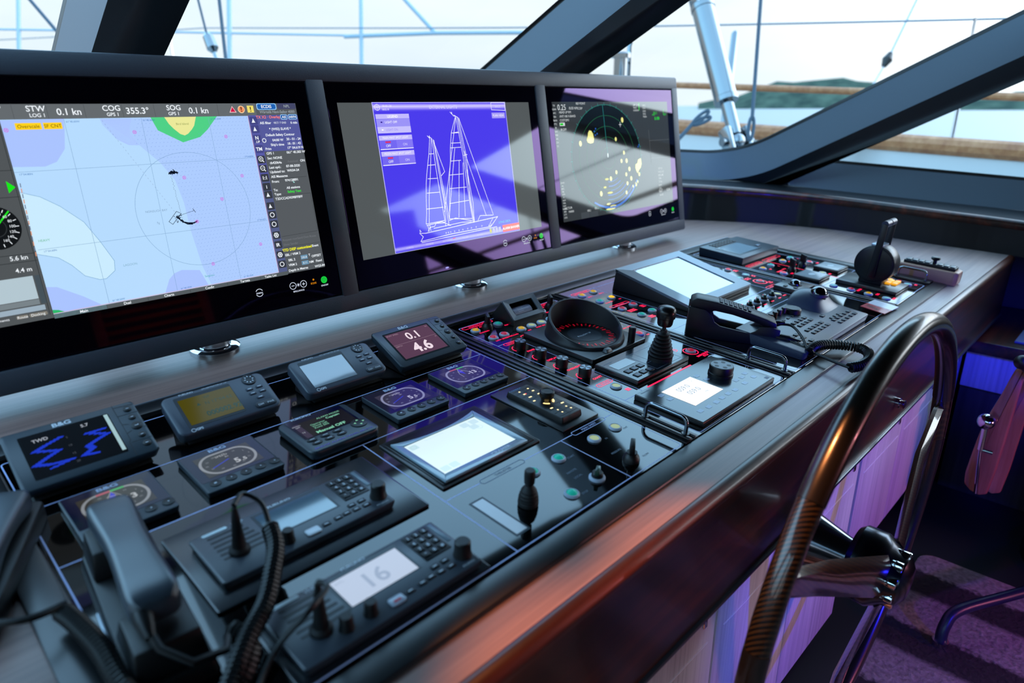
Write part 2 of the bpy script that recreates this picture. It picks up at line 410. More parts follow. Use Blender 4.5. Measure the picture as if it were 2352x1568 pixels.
lower_wall('wall_front', -2.35, 2.35); lower_wall('wall_right', 2.35, CL[-1]-CMID); lower_wall('wall_left', -CMID, -2.35)

# window sill band: the pale face that runs round under all the panes
sb = MB(); n = 220; us = [-CMID+CL[-1]*i/n for i in range(n+1)]
for a, c in zip(us, us[1:]):
    for e0, e1, mm_ in ((0, .9, M_NAVY), (.9, 1.0, M_SEAL)):
        sb.face([sill(a, 0, e0), sill(c, 0, e0), sill(c, 0, e1), sill(a, 0, e1)], mm_)
    ou = Vector((0, .05, -.03))
    sb.face([sill(a, 0, 1), sill(c, 0, 1), sill(c, 0, 1)+ou, sill(a, 0, 1)+ou], M_SEAL)
o = sb.build('trim_1', sharp=60); struct(o)

def pillar(name, ua, ub, ra, rb):
    """a raked pillar between two panes, with its rounded feet"""
    def bez(p0, p1, p2, k=8): return [tuple(p0[j]*(1-t)**2+2*p1[j]*t*(1-t)+p2[j]*t*t for j in (0, 1)) for t in [i/k for i in range(k+1)]]
    L_ = bez((ua-ra, 0), (ua, 0), (ua, ra*1.1), 12); R__ = bez((ub, rb*1.1), (ub, 0), (ub+rb, 0), 12)
    b = MB()
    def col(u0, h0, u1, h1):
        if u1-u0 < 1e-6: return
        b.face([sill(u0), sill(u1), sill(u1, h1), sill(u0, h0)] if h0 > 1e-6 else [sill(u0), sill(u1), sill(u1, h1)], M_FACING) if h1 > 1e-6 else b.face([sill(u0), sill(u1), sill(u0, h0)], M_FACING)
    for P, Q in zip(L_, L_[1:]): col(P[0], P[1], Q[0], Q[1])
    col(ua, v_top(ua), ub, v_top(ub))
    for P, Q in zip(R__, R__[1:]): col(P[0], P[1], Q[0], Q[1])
    def reveal(P, Q):
        for e0, e1, mm_ in ((0, .90, M_NAVY), (.90, 1, M_SEAL)):
            b.face([sill(*P, e0), sill(*Q, e0), sill(*Q, e1), sill(*P, e1)], mm_)
    side_l = L_+[(ua, v_top(ua))]; side_r = [(ub, v_top(ub))]+R__
    for P, Q in zip(side_l, side_l[1:]): reveal(P, Q)
    for P, Q in zip(side_r, side_r[1:]): reveal(P, Q)
    b.face([sill(ua, .02, 1), sill(ub, .02, 1), sill(ub, v_top(ub), 1), sill(ua, v_top(ua), 1)], M_SEAL)
    bmesh.ops.remove_doubles(b.bm, verts=b.bm.verts, dist=1e-5); bmesh.ops.recalc_face_normals(b.bm, faces=b.bm.faces)
    return struct(b.build(name, sharp=25))
PIL = [(-5.4, -5.2, .15, .15), (-4.0, -3.8, .15, .15), (-2.58, -2.41, .06, .17), (-.64, -.485, .12, .12), (.715, .93, .12, .12), (2.41, 2.58, .17, .06), (3.9, 4.07, .1, .1), (5.3, 5.5, .1, .1)]
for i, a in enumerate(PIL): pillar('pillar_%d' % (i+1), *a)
# panes
gm = bpy.data.materials.new('window_glass'); gm.use_nodes = True; nt = gm.node_tree; N = nt.nodes; Lk = nt.links
N.remove(N['Principled BSDF']); out = N['Material Output']; tr = N.new('ShaderNodeBsdfTransparent'); tr.inputs['Color'].default_value = (.97, .985, .99, 1)
gl = N.new('ShaderNodeBsdfGlossy'); gl.inputs['Roughness'].default_value = .02; mxs = N.new('ShaderNodeMixShader'); fr = N.new('ShaderNodeFresnel'); fr.inputs['IOR'].default_value = 1.15
Lk.new(fr.outputs[0], mxs.inputs['Fac']); Lk.new(tr.outputs[0], mxs.inputs[1]); Lk.new(gl.outputs[0], mxs.inputs[2]); Lk.new(mxs.outputs[0], out.inputs['Surface'])
edges = [-CMID]+[x for a in PIL for x in (a[0], a[1])]+[CL[-1]-CMID]
for i in range(0, len(edges), 2):
    b = MB(); u0, u1 = edges[i], edges[i+1]; n = max(1, int((u1-u0)/.2)); q = [u0+(u1-u0)*k/n for k in range(n+1)]
    for a, c in zip(q, q[1:]): b.face([sill(a, 0, .97), sill(c, 0, .97), sill(c, v_top(c), .97), sill(a, v_top(a), .97)], gm)
    struct(b.build('window_%d' % (i//2+1)))

# dark ledge between the coaming and the windows, and the coaming itself
CO = [(-1.06, .399), (-1.0, .65), (-.94, .98), (-.74, 1.36), (-.5, 1.59), (-.1, 1.8), (.5, 1.93), (1.1, 1.97), (1.7, 1.92), (2.2, 1.8), (2.45, 1.70), (2.711, 1.535), (2.945, 1.30), (3.06, 1.13), (3.148, .94), (3.208, .62), (3.263, .385), (3.31, -.2), (3.34, -1.0)]
CO = [(x, t) for x, t in CO]
def smooth_path(P, k=6):
    out = []
    for i in range(len(P)-1):
        p0, p1, p2, p3 = P[max(i-1, 0)], P[i], P[i+1], P[min(i+2, len(P)-1)]
        for j in range(k):
            t = j/k
            out.append(tuple(.5*((2*p1[d])+(-p0[d]+p2[d])*t+(2*p0[d]-5*p1[d]+4*p2[d]-p3[d])*t*t+(-p0[d]+3*p1[d]-3*p2[d]+p3[d])*t**3) for d in range(len(p1))))
    return out+[P[-1]]
CP = smooth_path(CO, 5)
def off_path(P, d):
    o = []
    for i in range(len(P)):
        a, b = P[max(i-1, 0)], P[min(i+1, len(P)-1)]; t = Vector((b[0]-a[0], b[1]-a[1])).normalized()
        o.append((P[i][0]-t.y*d, P[i][1]+t.x*d))
    return o
CPo = off_path(CP, .03)
HC = [.15-.025*max(0, min(1, (p[0]-2.6)/.66))-.025*max(0, min(1, (-.4-p[0])/.66)) for p in CP]
ledge = MB()
ui = -4.2
for i in range(len(CPo)-1):
    A, B = CPo[i], CPo[i+1]
    # matching sill points by direction from the middle of the console
    def near(P):
        best = min(us, key=lambda u: (c_at(u)[0]-P[0])**2+(c_at(u)[1]-P[1])**2); return best
    ua, ub = near(A), near(B)
    ledge.face([PP(*A, HC[i]-.03), PP(*B, HC[i+1]-.03), sill(ub), sill(ua)], mat('black_dash_cover', '#0d1016', .55))
bmesh.ops.recalc_face_normals(ledge.bm, faces=ledge.bm.faces)
struct(ledge.build('trim_2'))
t = thing('coaming', 'curved dark coaming with a rounded walnut cap rail behind the console top', 'coaming', WF)
b = MB()
for i in range(len(CP)-1):
    b.hull([PP(*CP[i], -.004), PP(*CP[i+1], -.004), PP(*CPo[i+1], -.004), PP(*CPo[i], -.004)], [PP(*CP[i], HC[i]-.02), PP(*CP[i+1], HC[i+1]-.02), PP(*CPo[i+1], HC[i+1]-.02), PP(*CPo[i], HC[i]-.02)], mat('black_coaming_board', '#0e1016', .55))
bmesh.ops.remove_doubles(b.bm, verts=b.bm.verts, dist=1e-5)
b.build('coaming_board', t)
b = MB(); mid = [((a[0]+c[0])/2, (a[1]+c[1])/2) for a, c in zip(CP, CPo)]
b.tube([PP(x, y, h-.012) for (x, y), h in zip(mid, HC)], .0215, W_RAIL, 12); b.build('cap_rail', t)

# ================================================================== OUTSIDE
M_SEA = bpy.data.materials.new('pale_sea'); M_SEA.use_nodes = True; nt = M_SEA.node_tree; N = nt.nodes; Lk = nt.links; p = N['Principled BSDF']
p.inputs['Base Color'].default_value = (*lin('#7a7876'), 1); p.inputs['Roughness'].default_value = .4; p.inputs['Specular IOR Level'].default_value = .25
tc = N.new('ShaderNodeTexCoord'); nz = N.new('ShaderNodeTexNoise'); nz.inputs['Scale'].default_value = .8; nz.inputs['Detail'].default_value = 6; Lk.new(tc.outputs['Object'], nz.inputs['Vector'])
bp = N.new('ShaderNodeBump'); bp.inputs['Strength'].default_value = .6; bp.inputs['Distance'].default_value = .3; Lk.new(nz.outputs['Fac'], bp.inputs['Height']); Lk.new(bp.outputs['Normal'], p.inputs['Normal'])
b = MB(); b.face([(-3000, -3000, -3), (3000, -3000, -3), (3000, 3000, -3), (-3000, 3000, -3)], M_SEA); struct(b.build('sea'))
M_DK = mat('white_gelcoat_deck', '#a8abac', .5)
b = MB(); b.prism([(-3.3, 2.66), (5.7, 2.66), (5.2, 6), (3.2, 11), (1.1, 15), (-1.0, 11), (-3, 6)], .35, .55, M_DK)
b.prism([(4.05, -8), (6.0, -8), (6.0, 2), (5.7, 2.66), (4.05, 2.66)], .35, .55, M_DK); b.prism([(-3.6, -8), (-1.9, -8), (-1.9, 2.66), (-3.3, 2.66), (-3.6, 2)], .35, .55, M_DK)
b.prism([(2.5, 2.66), (3.1, 2.1), (3.5, 1.7), (3.72, 1.0), (3.9, .4), (4.05, -.4), (4.05, 2.66)], .35, .55, M_DK); struct(b.build('deck'))
# house top forward of the windscreen
M_HILL = bpy.data.materials.new('green_hill'); M_HILL.use_nodes = True; nt = M_HILL.node_tree; N = nt.nodes; Lk = nt.links; p = N['Principled BSDF']
tc = N.new('ShaderNodeTexCoord'); nz = N.new('ShaderNodeTexNoise'); nz.inputs['Scale'].default_value = .06; nz.inputs['Detail'].default_value = 8; Lk.new(tc.outputs['Object'], nz.inputs['Vector'])
rp = N.new('ShaderNodeValToRGB'); e = rp.color_ramp.elements; e[0].position = .35; e[0].color = (*lin('#323f3a'), 1); e[1].position = .65; e[1].color = (*lin('#4d5c50'), 1); Lk.new(nz.outputs['Fac'], rp.inputs['Fac']); Lk.new(rp.outputs['Color'], p.inputs['Base Color']); p.inputs['Roughness'].default_value = 1.0; p.inputs['Specular IOR Level'].default_value = 0
def px_dir(u, v):
    d = cf + cr*((u-1176)/1538.66) - cu_*((v-784)/1538.66); return d
def hill(name, label, prof, dist, depth):
    """prof: bearing/height pairs; a ridge with real depth standing in the sea"""
    b = MB(); n = len(prof); rows = 7
    tb = bmesh.new(); G = []
    for k in range(rows):
        t = k/(rows-1); row = []
        for i, (bx, h) in enumerate(prof):
            d = Vector((math.sin(R_(bx)), math.cos(R_(bx)), 0))
            prf = math.sin(math.pi*min(1, .02+t*.98))**.8
            z = -3+(h+3)*prf*(1+.06*math.sin(i*2.3+k*1.7))
            row.append(tb.verts.new(d*(dist+depth*(t-.5)) + Vector((0, 0, z if 0 < k < rows-1 else -4))))
        G.append(row)
    for k in range(rows-1):
        for i in range(n-1): tb.faces.new((G[k][i], G[k][i+1], G[k+1][i+1], G[k+1][i]))
    bmesh.ops.recalc_face_normals(tb, faces=tb.faces); b.add(tb, M_HILL)
    o = b.build(name, sharp=180); tag(o, label, 'island'); return o
def bear(px, py=225):
    d = px_dir(px, py); return math.degrees(math.atan2(d.x, d.y))
def hz(px, py, dist):
    d = px_dir(px, py); return 1.5+d.z/math.hypot(d.x, d.y)*dist
PR = [(1605, 236), (1640, 230), (1690, 222), (1735, 203), (1780, 190), (1830, 187), (1880, 183), (1930, 181), (1970, 184), (2000, 191), (2040, 200), (2100, 212), (2160, 226), (2200, 240)]
hill('horizon_hill', 'low green island beyond the tall stainless ram outside', [(bear(x), hz(x, y, 900)) for x, y in PR], 900, 260)
PR = [(2120, 250), (2180, 236), (2230, 226), (2280, 221), (2330, 212), (2380, 206), (2460, 205), (2560, 222), (2650, 252)]
hill('horizon_hill', 'darker green headland seen through the side window at far right', [(bear(x), hz(x, y, 620)) for x, y in PR], 620, 200)

def ray_at(px, py, dist):
    d = px_dir(px, py); return EYE + d*dist
# bulwark with its cap rail, and the varnished guard rail above it
BW = [(-3.0, 8.5), (.2, 13.0), (1.1, 13.6), (2.0, 13.0), (3.6, 9.6), (4.7, 6.6), (5.35, 4.2), (5.6, 2.4), (5.72, .6), (5.75, -1.5), (5.75, -5)]
BW = smooth_path(BW, 6)
def bw_z(y): return 1.186+.053*(min(y, 9)-.87)
t = thing('bulwark', 'white bulwark with a thick teak cap rail along the deck edge', 'bulwark')
b = MB()
for (x0, y0), (x1, y1) in zip(BW, BW[1:]):
    b.hull([(x0, y0, .5), (x1, y1, .5), (x1+.06, y1+.03, .5), (x0+.06, y0+.03, .5)], [(x0, y0, bw_z(y0)-.03), (x1, y1, bw_z(y1)-.03), (x1+.06, y1+.03, bw_z(y1)-.03), (x0+.06, y0+.03, bw_z(y0)-.03)], mat('white_bulwark_paint', '#c4c3c1', .4))
bmesh.ops.remove_doubles(b.bm, verts=b.bm.verts, dist=1e-4); b.build('bulwark_side', t)
b = MB(); b.tube([(x+.02, y+.01, bw_z(y)) for x, y in BW], .065, W_TEAK, 10); b.build('cap_rail', t)
t = thing('guard_rail', 'slim varnished wooden guard rail on stanchions above the bulwark', 'railing')
b = MB(); b.tube([(x+.02, y+.01, bw_z(y)+.345) for x, y in BW], .026, W_TEAK, 10); b.build('top_rail', t)
b = MB()
M_WIRE = mat('stainless_wire', '#5f7482', .5)
b.tube([(x+.02, y+.01, bw_z(y)+.82) for x, y in BW], .007, M_WIRE, 6); b.build('life_line', t)
for k in (9, 17, 24, 36, 46, 56):
    if k < len(BW):
        b = MB(); x, y = BW[k]; b.tube([(x+.02, y+.01, bw_z(y)), (x+.02, y+.01, bw_z(y)+.83)], .014, M_CHROME, 8); b.build('stanchion', t)
# hydraulic ram on deck
P0 = ray_at(1692, 325, 4.6); P1 = ray_at(1594, -60, 4.75)
ax = (P1-P0); Lr = ax.length; rot = ax.to_track_quat('Z', 'Y').to_matrix().to_4x4()
t = thing('hydraulic_ram', 'polished stainless ram leaning on the foredeck behind the third screen', 'ram', Matrix.Translation(P0) @ rot)
M_MIR = mat('mirror_stainless', '#82888c', .07, metal=1.0)
b = MB(); b.cyl(.078, .31, Lr*.80, M_MIR, 28, bev=.008); b.cyl(.083, .29, .33, M_MIR, 28, bev=.006); b.cyl(.083, Lr*.78, Lr*.81, M_MIR, 28, bev=.004); b.build('barrel', t)
b = MB(); b.cyl(.045, .05, .31, M_MIR, 20); b.build('rod', t)
b = MB(); b.cyl(.03, Lr*.81, Lr*1.0, M_MIR, 16); b.box(-.075, -.045, -.04, .04, Lr*.81, Lr*1.0, M_MIR, .008); b.box(.045, .075, -.04, .04, Lr*.80, Lr*.92, M_MIR, .008); b.build('upper_fork', t)
b = MB(); b.box(-.10, -.06, -.05, .05, -.12, .10, M_MIR, .012); b.box(.06, .10, -.05, .05, -.12, .10, M_MIR, .012); b.cyl(.03, -.13, .13, M_MIR, 16, M=RY(90)); b.ball(.06, M_MIR); b.build('lower_clevis', t)
b = MB(); b.hull([(-.28, -.2, -.30), (.28, -.2, -.30), (.28, .2, -.30), (-.28, .2, -.30)], [(-.12, -.1, -.08), (.12, -.1, -.08), (.12, .1, -.08), (-.12, .1, -.08)], M_MIR, .01)
b.tube([(0, 0, -.1), (0, .05, -(P0.z-.5)*.7)], .08, M_MIR, 12)
b.build('deck_plate', t)
# ropes and posts
M_ROPE = mat('grey_blue_rope', '#3d4e5c', .8)
def rope(name, label, pts, r, loops=()):
    b = MB(); b.tube(pts, r, M_ROPE, 8)
    for c, a, d in loops:   # eye splices: a drawn-out loop
        a = Vector(a); d = Vector(d); L2 = a.length; s = d.normalized()
        P = [Vector(c)+a*(.5-.5*math.cos(2*math.pi*k/20))+s*(math.sin(2*math.pi*k/20)*d.length) for k in range(20)]
        b.tube(P, r*.9, M_ROPE, 6, closed=True)
    return tag(b.build(name), label, 'rope')
A = ray_at(1728, 268, 4.4); B = ray_at(1756, -120, 4.5); E = ray_at(1722, 322, 4.4)
rope('runner_rope', 'taut grey rope ending in a spliced eye right of the stainless ram', [B, A], .0125, [(A, E-A, cr*.017)])
A = ray_at(1545, 335, 4.2); B = ray_at(1590, 285, 4.2); 
rope('looped_strop', 'short dark strop with two soft loops left of the ram foot', [A, B], .012, [(B, ray_at(1628, 256, 4.2)-B, cu_*.02), (B, ray_at(1632, 270, 4.2)-B, cu_*.016)])
A = ray_at(52, -20, 4.5); B = ray_at(122, 62, 4.5); 
rope('backstay_rope', 'dark rope slanting left of the leftmost window pillar', [A, B+(B-A)*1.2], .011)
A = ray_at(497, -60, 4.2); B = ray_at(520, 150, 4.2); rope('halyard', 'dark rope close to the turnbuckle above the first screen', [A, B+(B-A)*.6], .011)
t = thing('turnbuckle_stay', 'thin wire stay with a bright turnbuckle above the first screen', 'rigging wire')
A = ray_at(450, -20, 4.6); B = ray_at(474, 75, 4.6); C = ray_at(492, 120, 4.6); D = ray_at(508, 170, 4.6)
b = MB(); b.tube([A, B], .008, M_ROPE, 8); b.tube([C, D, D+(D-C)*1.5], .014, M_MIR, 8); b.build('wire', t)
b = MB(); b.tube([B, B+(C-B)*.2, B+(C-B)*.8, C], [.012, .036, .04, .018], M_MIR, 12); b.build('turnbuckle', t)
t = thing('block_tackle', 'far thin rope with a small black block against the sky at right', 'rigging block')
A = ray_at(2120, -30, 8); B = ray_at(2046, 122, 8); C = ray_at(2030, 152, 8); D = ray_at(1985, 230, 8)
b = MB(); b.tube([A, B], .012, mat('pale_rope', '#9db0bd', .8), 6); b.tube([C, D], .008, mat('pale_rope'), 6); b.build('line', t)
b = MB(); b.tube([B, (B+C)/2, C], [.03, .06, .03], M_BLACK, 10); b.build('block', t)
b = MB(); A = ray_at(1689, 72, 6.0); B = ray_at(1672, 215, 6.0); b.tube([A, A+(B-A)*.04, B+(B-A)*1.5], [.018, .034, .034], M_MIR, 14)
tag(b.build('antenna_post'), 'slim round-topped metal post just right of the stainless ram', 'post')
# pulpit rails seen over the screens
t = thing('pulpit', 'pale tubular pulpit rails crossing the sky above the screens', 'railing')
M_PR = mat('pale_tube', '#93a8b6', .5, metal=0)
D = 7.5
b = MB(); b.tube([ray_at(-80, 66, D), ray_at(420, 74, D), ray_at(830, 82, D)], .012, M_PR, 8); b.tube([ray_at(790, 84, D), ray_at(1000, 76, D), ray_at(1340, 74, D)], .022, M_PR, 8)
b.tube([ray_at(905, -30, D), ray_at(935, 5, D), ray_at(1000, 76, D)], .022, M_PR, 8); b.build('rail_tube', t)
for x, y0, r in ((42, 0, .022), (526, 0, .028), (829, 0, .024)):
    b = MB(); P = ray_at(x, y0-20, D); Q = ray_at(x+2, 160, D); b.tube([P, Q, Vector((Q.x, Q.y, .55))], r, M_PR, 8); b.build('upright', t)
t = thing('deck_winch', 'blurred bright deck fittings above the third screen', 'deck fitting')
b = MB(); P = ray_at(1425, 150, 5.0)
b.M = Matrix.Translation(P); b.cyl(.05, -.3, .05, M_MIR); b.cyl(.075, .05, .09, M_MIR, bev=.01); b.build('drum', t)
b = MB(); b.M = Matrix.Translation(ray_at(1445, 140, 5.1)); b.tube([(0, 0, -.4), (0, 0, .10), (.03, 0, .17)], .02, M_MIR, 10); b.build('crank', t)

# ================================================================== THE CONSOLE
t = thing('console_worktop', 'long walnut console worktop with a rounded front edge and dark wood fascia', 'worktop', PF)
out = [(-1.06, .374), (3.262, .374)]
inner = [p for p in CP if p[1] > .374]
poly = [(-1.06, .374)]+[(3.262, .374)]+[(x, tt) for x, tt in reversed(inner)]
b = MB(); b.prism(poly, -.03, -.004, W_DECK); b.build('top_board', t)
b = MB()
b.tube([(-1.06, .376, -.0185), (3.262, .376, -.0185)], .0165, W_RAIL, 16); b.build('rounded_edge', t)
b = MB(); b.M = PF.inverted()
FT = PP(0, .36, 0).y
b.hull([(-1.06, FT+.006, .69), (3.25, FT+.006, .69), (3.25, FT+.05, .69), (-1.06, FT+.05, .69)], [(-1.06, FT+.002, .906), (3.25, FT+.002, .906), (3.25, FT+.05, .91), (-1.06, FT+.05, .91)], W_RAIL)
b.build('fascia', t)
b = MB(); b.M = PF.inverted(); b.box(-1.06, 3.25, FT-.001, FT+.02, .683, .692, mat('dark_bead', '#2b2f3a', .3, coat=.5), .003); b.build('bead', t)
b = MB(); b.M = PF.inverted() @ T(1.86, FT, .755)
b.lathe([(.014, -.004), (.014, .004), (.010, .006), (.010, .012), (.012, .016), (.006, .018)], M_CHROME, 20, M=RX(90)); b.build('latch_knob', t)
b = MB(); b.M = PF.inverted() @ T(1.86, FT, .755)

# white cabinets under the console
M_DOOR = W_WHITE
def cabinet(label, x0, x1, z0, z1, doors, knob=None):
    t = thing('cabinet', label, 'cabinet', T((x0+x1)/2, 0, 0), group=None)
    ox = -(x0+x1)/2
    b = MB(); b.M = T(ox, 0, 0); b.box(x0, x1, FT+.075, FT+.5, z0, z1, W_WHITE, .003); b.build('carcass', t)
    xs = [x0+(x1-x0)*i/doors for i in range(doors+1)]
    for a, c in zip(xs, xs[1:]):
        b = MB(); b.M = T(ox, 0, 0); b.box(a+.002, c-.002, FT+.05, FT+.074, z0+.003, z1-.003, M_DOOR, .003)
        d = b.build('door', t)
        b = MB(); b.M = T(ox+c-.05, FT+.05, z1-.09); b.box(-.006, .006, -.004, 0, -.02, .02, M_CHROME, .002); b.build('latch', d)
        b = MB(); b.M = T(ox, 0, 0); b.box(a+.03, c-.03, FT+.0485, FT+.05, z1-.16, z1-.157, mat('limed_groove', '#eeeaf0', .4)); b.build('groove', d)
    return t
cabinet('limed white cabinet under the console nearest the camera, left of the steering wheel', .2, 1.02, .07, .683, 2)
cabinet('limed white cabinet under the console directly behind the steering wheel', 1.024, 1.81, .07, .683, 2)
cabinet('shallow limed white drawer cabinet under the console beyond the steering wheel', 1.83, 2.94, .2, .683, 3)
b = MB(); b.box(.2, 2.94, FT+.16, FT+.5, 0, .069, M_SOFT); b.box(1.83, 2.94, FT+.2, FT+.5, .069, .198, M_SOFT)
tag(b.build('plinth'), 'black recessed plinth under the white cabinets', 'plinth')
# starboard side cabinet
W_DARKV = wood('grey_weathered_board', '#1c1a1c', '#322e2f', '#4a4443', .6, 1.0, 'Z', streak=40)
t = thing('side_cabinet', 'side cabinet along the right wall with a white drawer band under a dark wood top', 'cabinet', T(2.95, 0, 0))
b = MB(); b.box(.01, .54, -1.6, .445, .455, .60, W_WHITE, .003); b.build('drawer_front', t)
b = MB(); b.box(.03, .54, -1.6, .445, .0, .452, W_DARKV, .002); b.build('lower_board', t)
b = MB(); b.box(-.03, .57, -1.6, .445, .604, .655, W_RAIL, .008); b.build('cabinet_top', t)
b = MB(); b.box(.03, .54, -1.5, .31, .656, .664, mat('grey_top_mat', '#6a7384', .5), .002); b.build('grey_mat', t)

# frame round the control panels
S0, S1, T0, T1 = .052, 2.535, .433, 1.222
DIV = [.985, 1.405, 2.135]
t = thing('panel_surround', 'satin black surround dividing the console into four glass control panels', 'frame', PF)
b = MB()
b.hull([(S0, T0, -.004), (S1, T0, -.004), (S1, T0+.042, -.004), (S0, T0+.042, -.004)], [(S0+.002, T0+.002, .0025), (S1-.002, T0+.002, .0025), (S1-.002, T0+.040, .0025), (S0+.002, T0+.040, .0025)], M_SATIN, .0012)
b.build('front_bar', t)
b = MB(); b.hull([(S0, T1-.046, -.004), (S1, T1-.046, -.004), (S1, T1, -.004), (S0, T1, -.004)], [(S0+.002, T1-.044, .005), (S1-.002, T1-.044, .005), (S1-.002, T1-.002, .003), (S0+.002, T1-.002, .003)], M_SATIN, .0012); b.build('back_bar', t)
b = MB(); b.box(S0, S1, T1-.001, T1+.0022, -.0035, .0042, M_ALU); b.build('bright_edge', t, label='thin bright metal edge strip behind the frame')
for x0, x1 in ((S0, .09), (2.488, S1)):
    b = MB(); b.box(x0, x1, T0+.043, T1-.047, -.004, .006, M_SATIN, .002); b.build('side_bar', t)
for d in DIV:
    b = MB(); b.box(d-.021, d+.021, T0+.043, T1-.047, -.004, .003, M_SATIN, .0012); b.box(d-.013, d-.003, T0+.043, T1-.047, .003, .0075, M_SATIN, .002); b.box(d+.006, d+.013, T0+.043, T1-.047, .003, .006, M_SATIN, .0015)
    b.build('divider', t)
for s_ in (.985, 1.402, 2.5):
    P = [(s_, .578, 0)]+[(s_, .578-.014+.014*math.cos(R_(a)), .024+.014*math.sin(R_(a))) for a in range(0, 91, 15)]+[(s_, .492+.014-.014*math.sin(R_(a)), .024+.014*math.cos(R_(a))) for a in range(0, 91, 15)]+[(s_, .492, 0)]
    b = MB(); b.tube(P, .0036, mat('black_chrome_handle', '#8a929a', .12, metal=1.0), 12)
    for tt in (.578, .492): b.M = T(s_, tt, 0); b.cyl(.007, .002, .0085, M_SATIN)
    b.build('grab_handle', t, label='chrome grab handle standing on the frame')

# ---- small fittings used on the panels
CAPS = {'amber': ('#d9a400', '#e0a000', .42), 'lit': ('#ffb000', '#ffae00', 1.0), 'pale': ('#c9c98a', '#c9c77c', .30), 'teal': ('#1fa894', '#16a08c', .38), 'red': ('#b3243c', '#c0203c', .40), 'rose': ('#d8485a', '#e05060', .5), 'mint': ('#7cc4bc', '#70bdb6', .35)}
_bt = {}
M_RING = mat('pale_button_ring', '#b4c2d6', .42)
def button(par, off, s, tt, c, r=.0125, label=None):
    k = (c, r)
    if k not in _bt:
        b = MB(); b.lathe([(r, 0), (r, .002), (r-.0018, .0042), (.72*r, .0042), (.70*r, .002)], M_RING, 28, cap=False); o = b.build('push_button', par)
        a, e, es = CAPS[c]; flat = c in ('pale', 'mint')
        mm_ = mat('button_'+c, a, .34, emit=e, es=es*1.1, spec=.35)
        b = MB(); prof = [(.70*r, .002), (.68*r, .0034), (0, .0036)] if flat else [(.70*r, .002), (.66*r, .0042), (.48*r, .0062), (.25*r, .0072), (0, .0076)]
        b.lathe(prof, mm_, 24, cap=False); b.build('cap', o, label='%s button cap' % {'lit': 'brightly lit orange', 'mint': 'pale green', 'rose': 'pink red'}.get(c, c))
        _bt[k] = o
    else:
        o = dup(_bt[k], None, par)
    o.matrix_basis = off @ T(s, tt, .001)
    if label: o['label'] = label
    return o
_kn = {}
def knob(par, off, s, tt):
    if 'k' not in _kn:
        b = MB(); b.lathe([(.0138, 0), (.0138, .018), (.0131, .0198)], M_BLACK, 32); o = b.build('dimmer_knob', par)
        b = MB(); b.z = .0201
        for i in range(8):
            m_ = mat('painted_sheen_light', '#9fb4c4', .3, metal=.8) if i % 2 else mat('painted_sheen_dark', '#39444e', .3, metal=.8)  # spun-metal sheen painted in as alternate light and dark wedges
            a0, a1 = 45*i, 45*i+45; b.poly([(0, 0)]+[(.0127*math.cos(R_(a0+(a1-a0)*k/6)), .0127*math.sin(R_(a0+(a1-a0)*k/6))) for k in range(7)], m_)
        b.build('metal_cap', o); _kn['k'] = o
    else: o = dup(_kn['k'], None, par)
    o.matrix_basis = off @ T(s, tt, .001); return o
def selector(par, off, s, tt, rz=25, green=False, h=1.0):
    key = ('s', green, h)
    if key not in _kn:
        b = MB()
        if green: b.lathe([(.0135, 0), (.0135, .003), (.0115, .0045), (.0095, .0045)], M_RING, 24, cap=False); b.lathe([(.0095, .002), (.0095, .010), (.008, .012)], M_BLACK, 20)
        else: b.lathe([(.0145, 0), (.0145, .004), (.0125, .010), (.009, .014), (.009, .017)], M_BLACK, 24)
        o = b.build('selector_switch', par)
        b = MB()
        if green: b.hull([(-.0095, -.004, .010), (.0095, -.004, .010), (.0095, .004, .010), (-.0095, .004, .010)], [(-.0085, -.0032, .019), (.0085, -.0032, .019), (.0085, .0032, .019), (-.0085, .0032, .019)], mat('dark_green_grip', '#0d3a2a', .35, coat=.4), .001)
        else: b.hull([(-.010, -.0045, .015), (.012, -.0045, .015), (.012, .0045, .015), (-.010, .0045, .015)], [(-.010, -.0038, .033*h), (.013, -.0038, .036*h), (.013, .0038, .036*h), (-.010, .0038, .033*h)], M_BLACK, .0012)
        b.build('grip', o); _kn[key] = o
    else: o = dup(_kn[key], None, par)
    o.matrix_basis = off @ T(s, tt, .001) @ RZ(rz); return o
def pill(b, x0, x1, y, txt, m, h=.0115):
    b.rrect(x0, y-h/2, x1, y+h/2, h/2-.0004, m, .0014); b.text(txt, (x0+x1)/2, y, h*.46, m)
def panel(label, s0, s1):
    cx, cy = (s0+s1)/2, (T0+T1)/2
    t = thing('control_panel', label, 'control panel', PF @ T(cx, cy, 0)); off = T(-cx, -cy, 0)
    b = MB(); b.M = off; b.box(s0, s1, T0+.044, T1-.048, -.003, .001, M_GLASS, .0006, 1); b.build('glass_plate', t)
    return t, off
LW = .0019
PZ = .0011

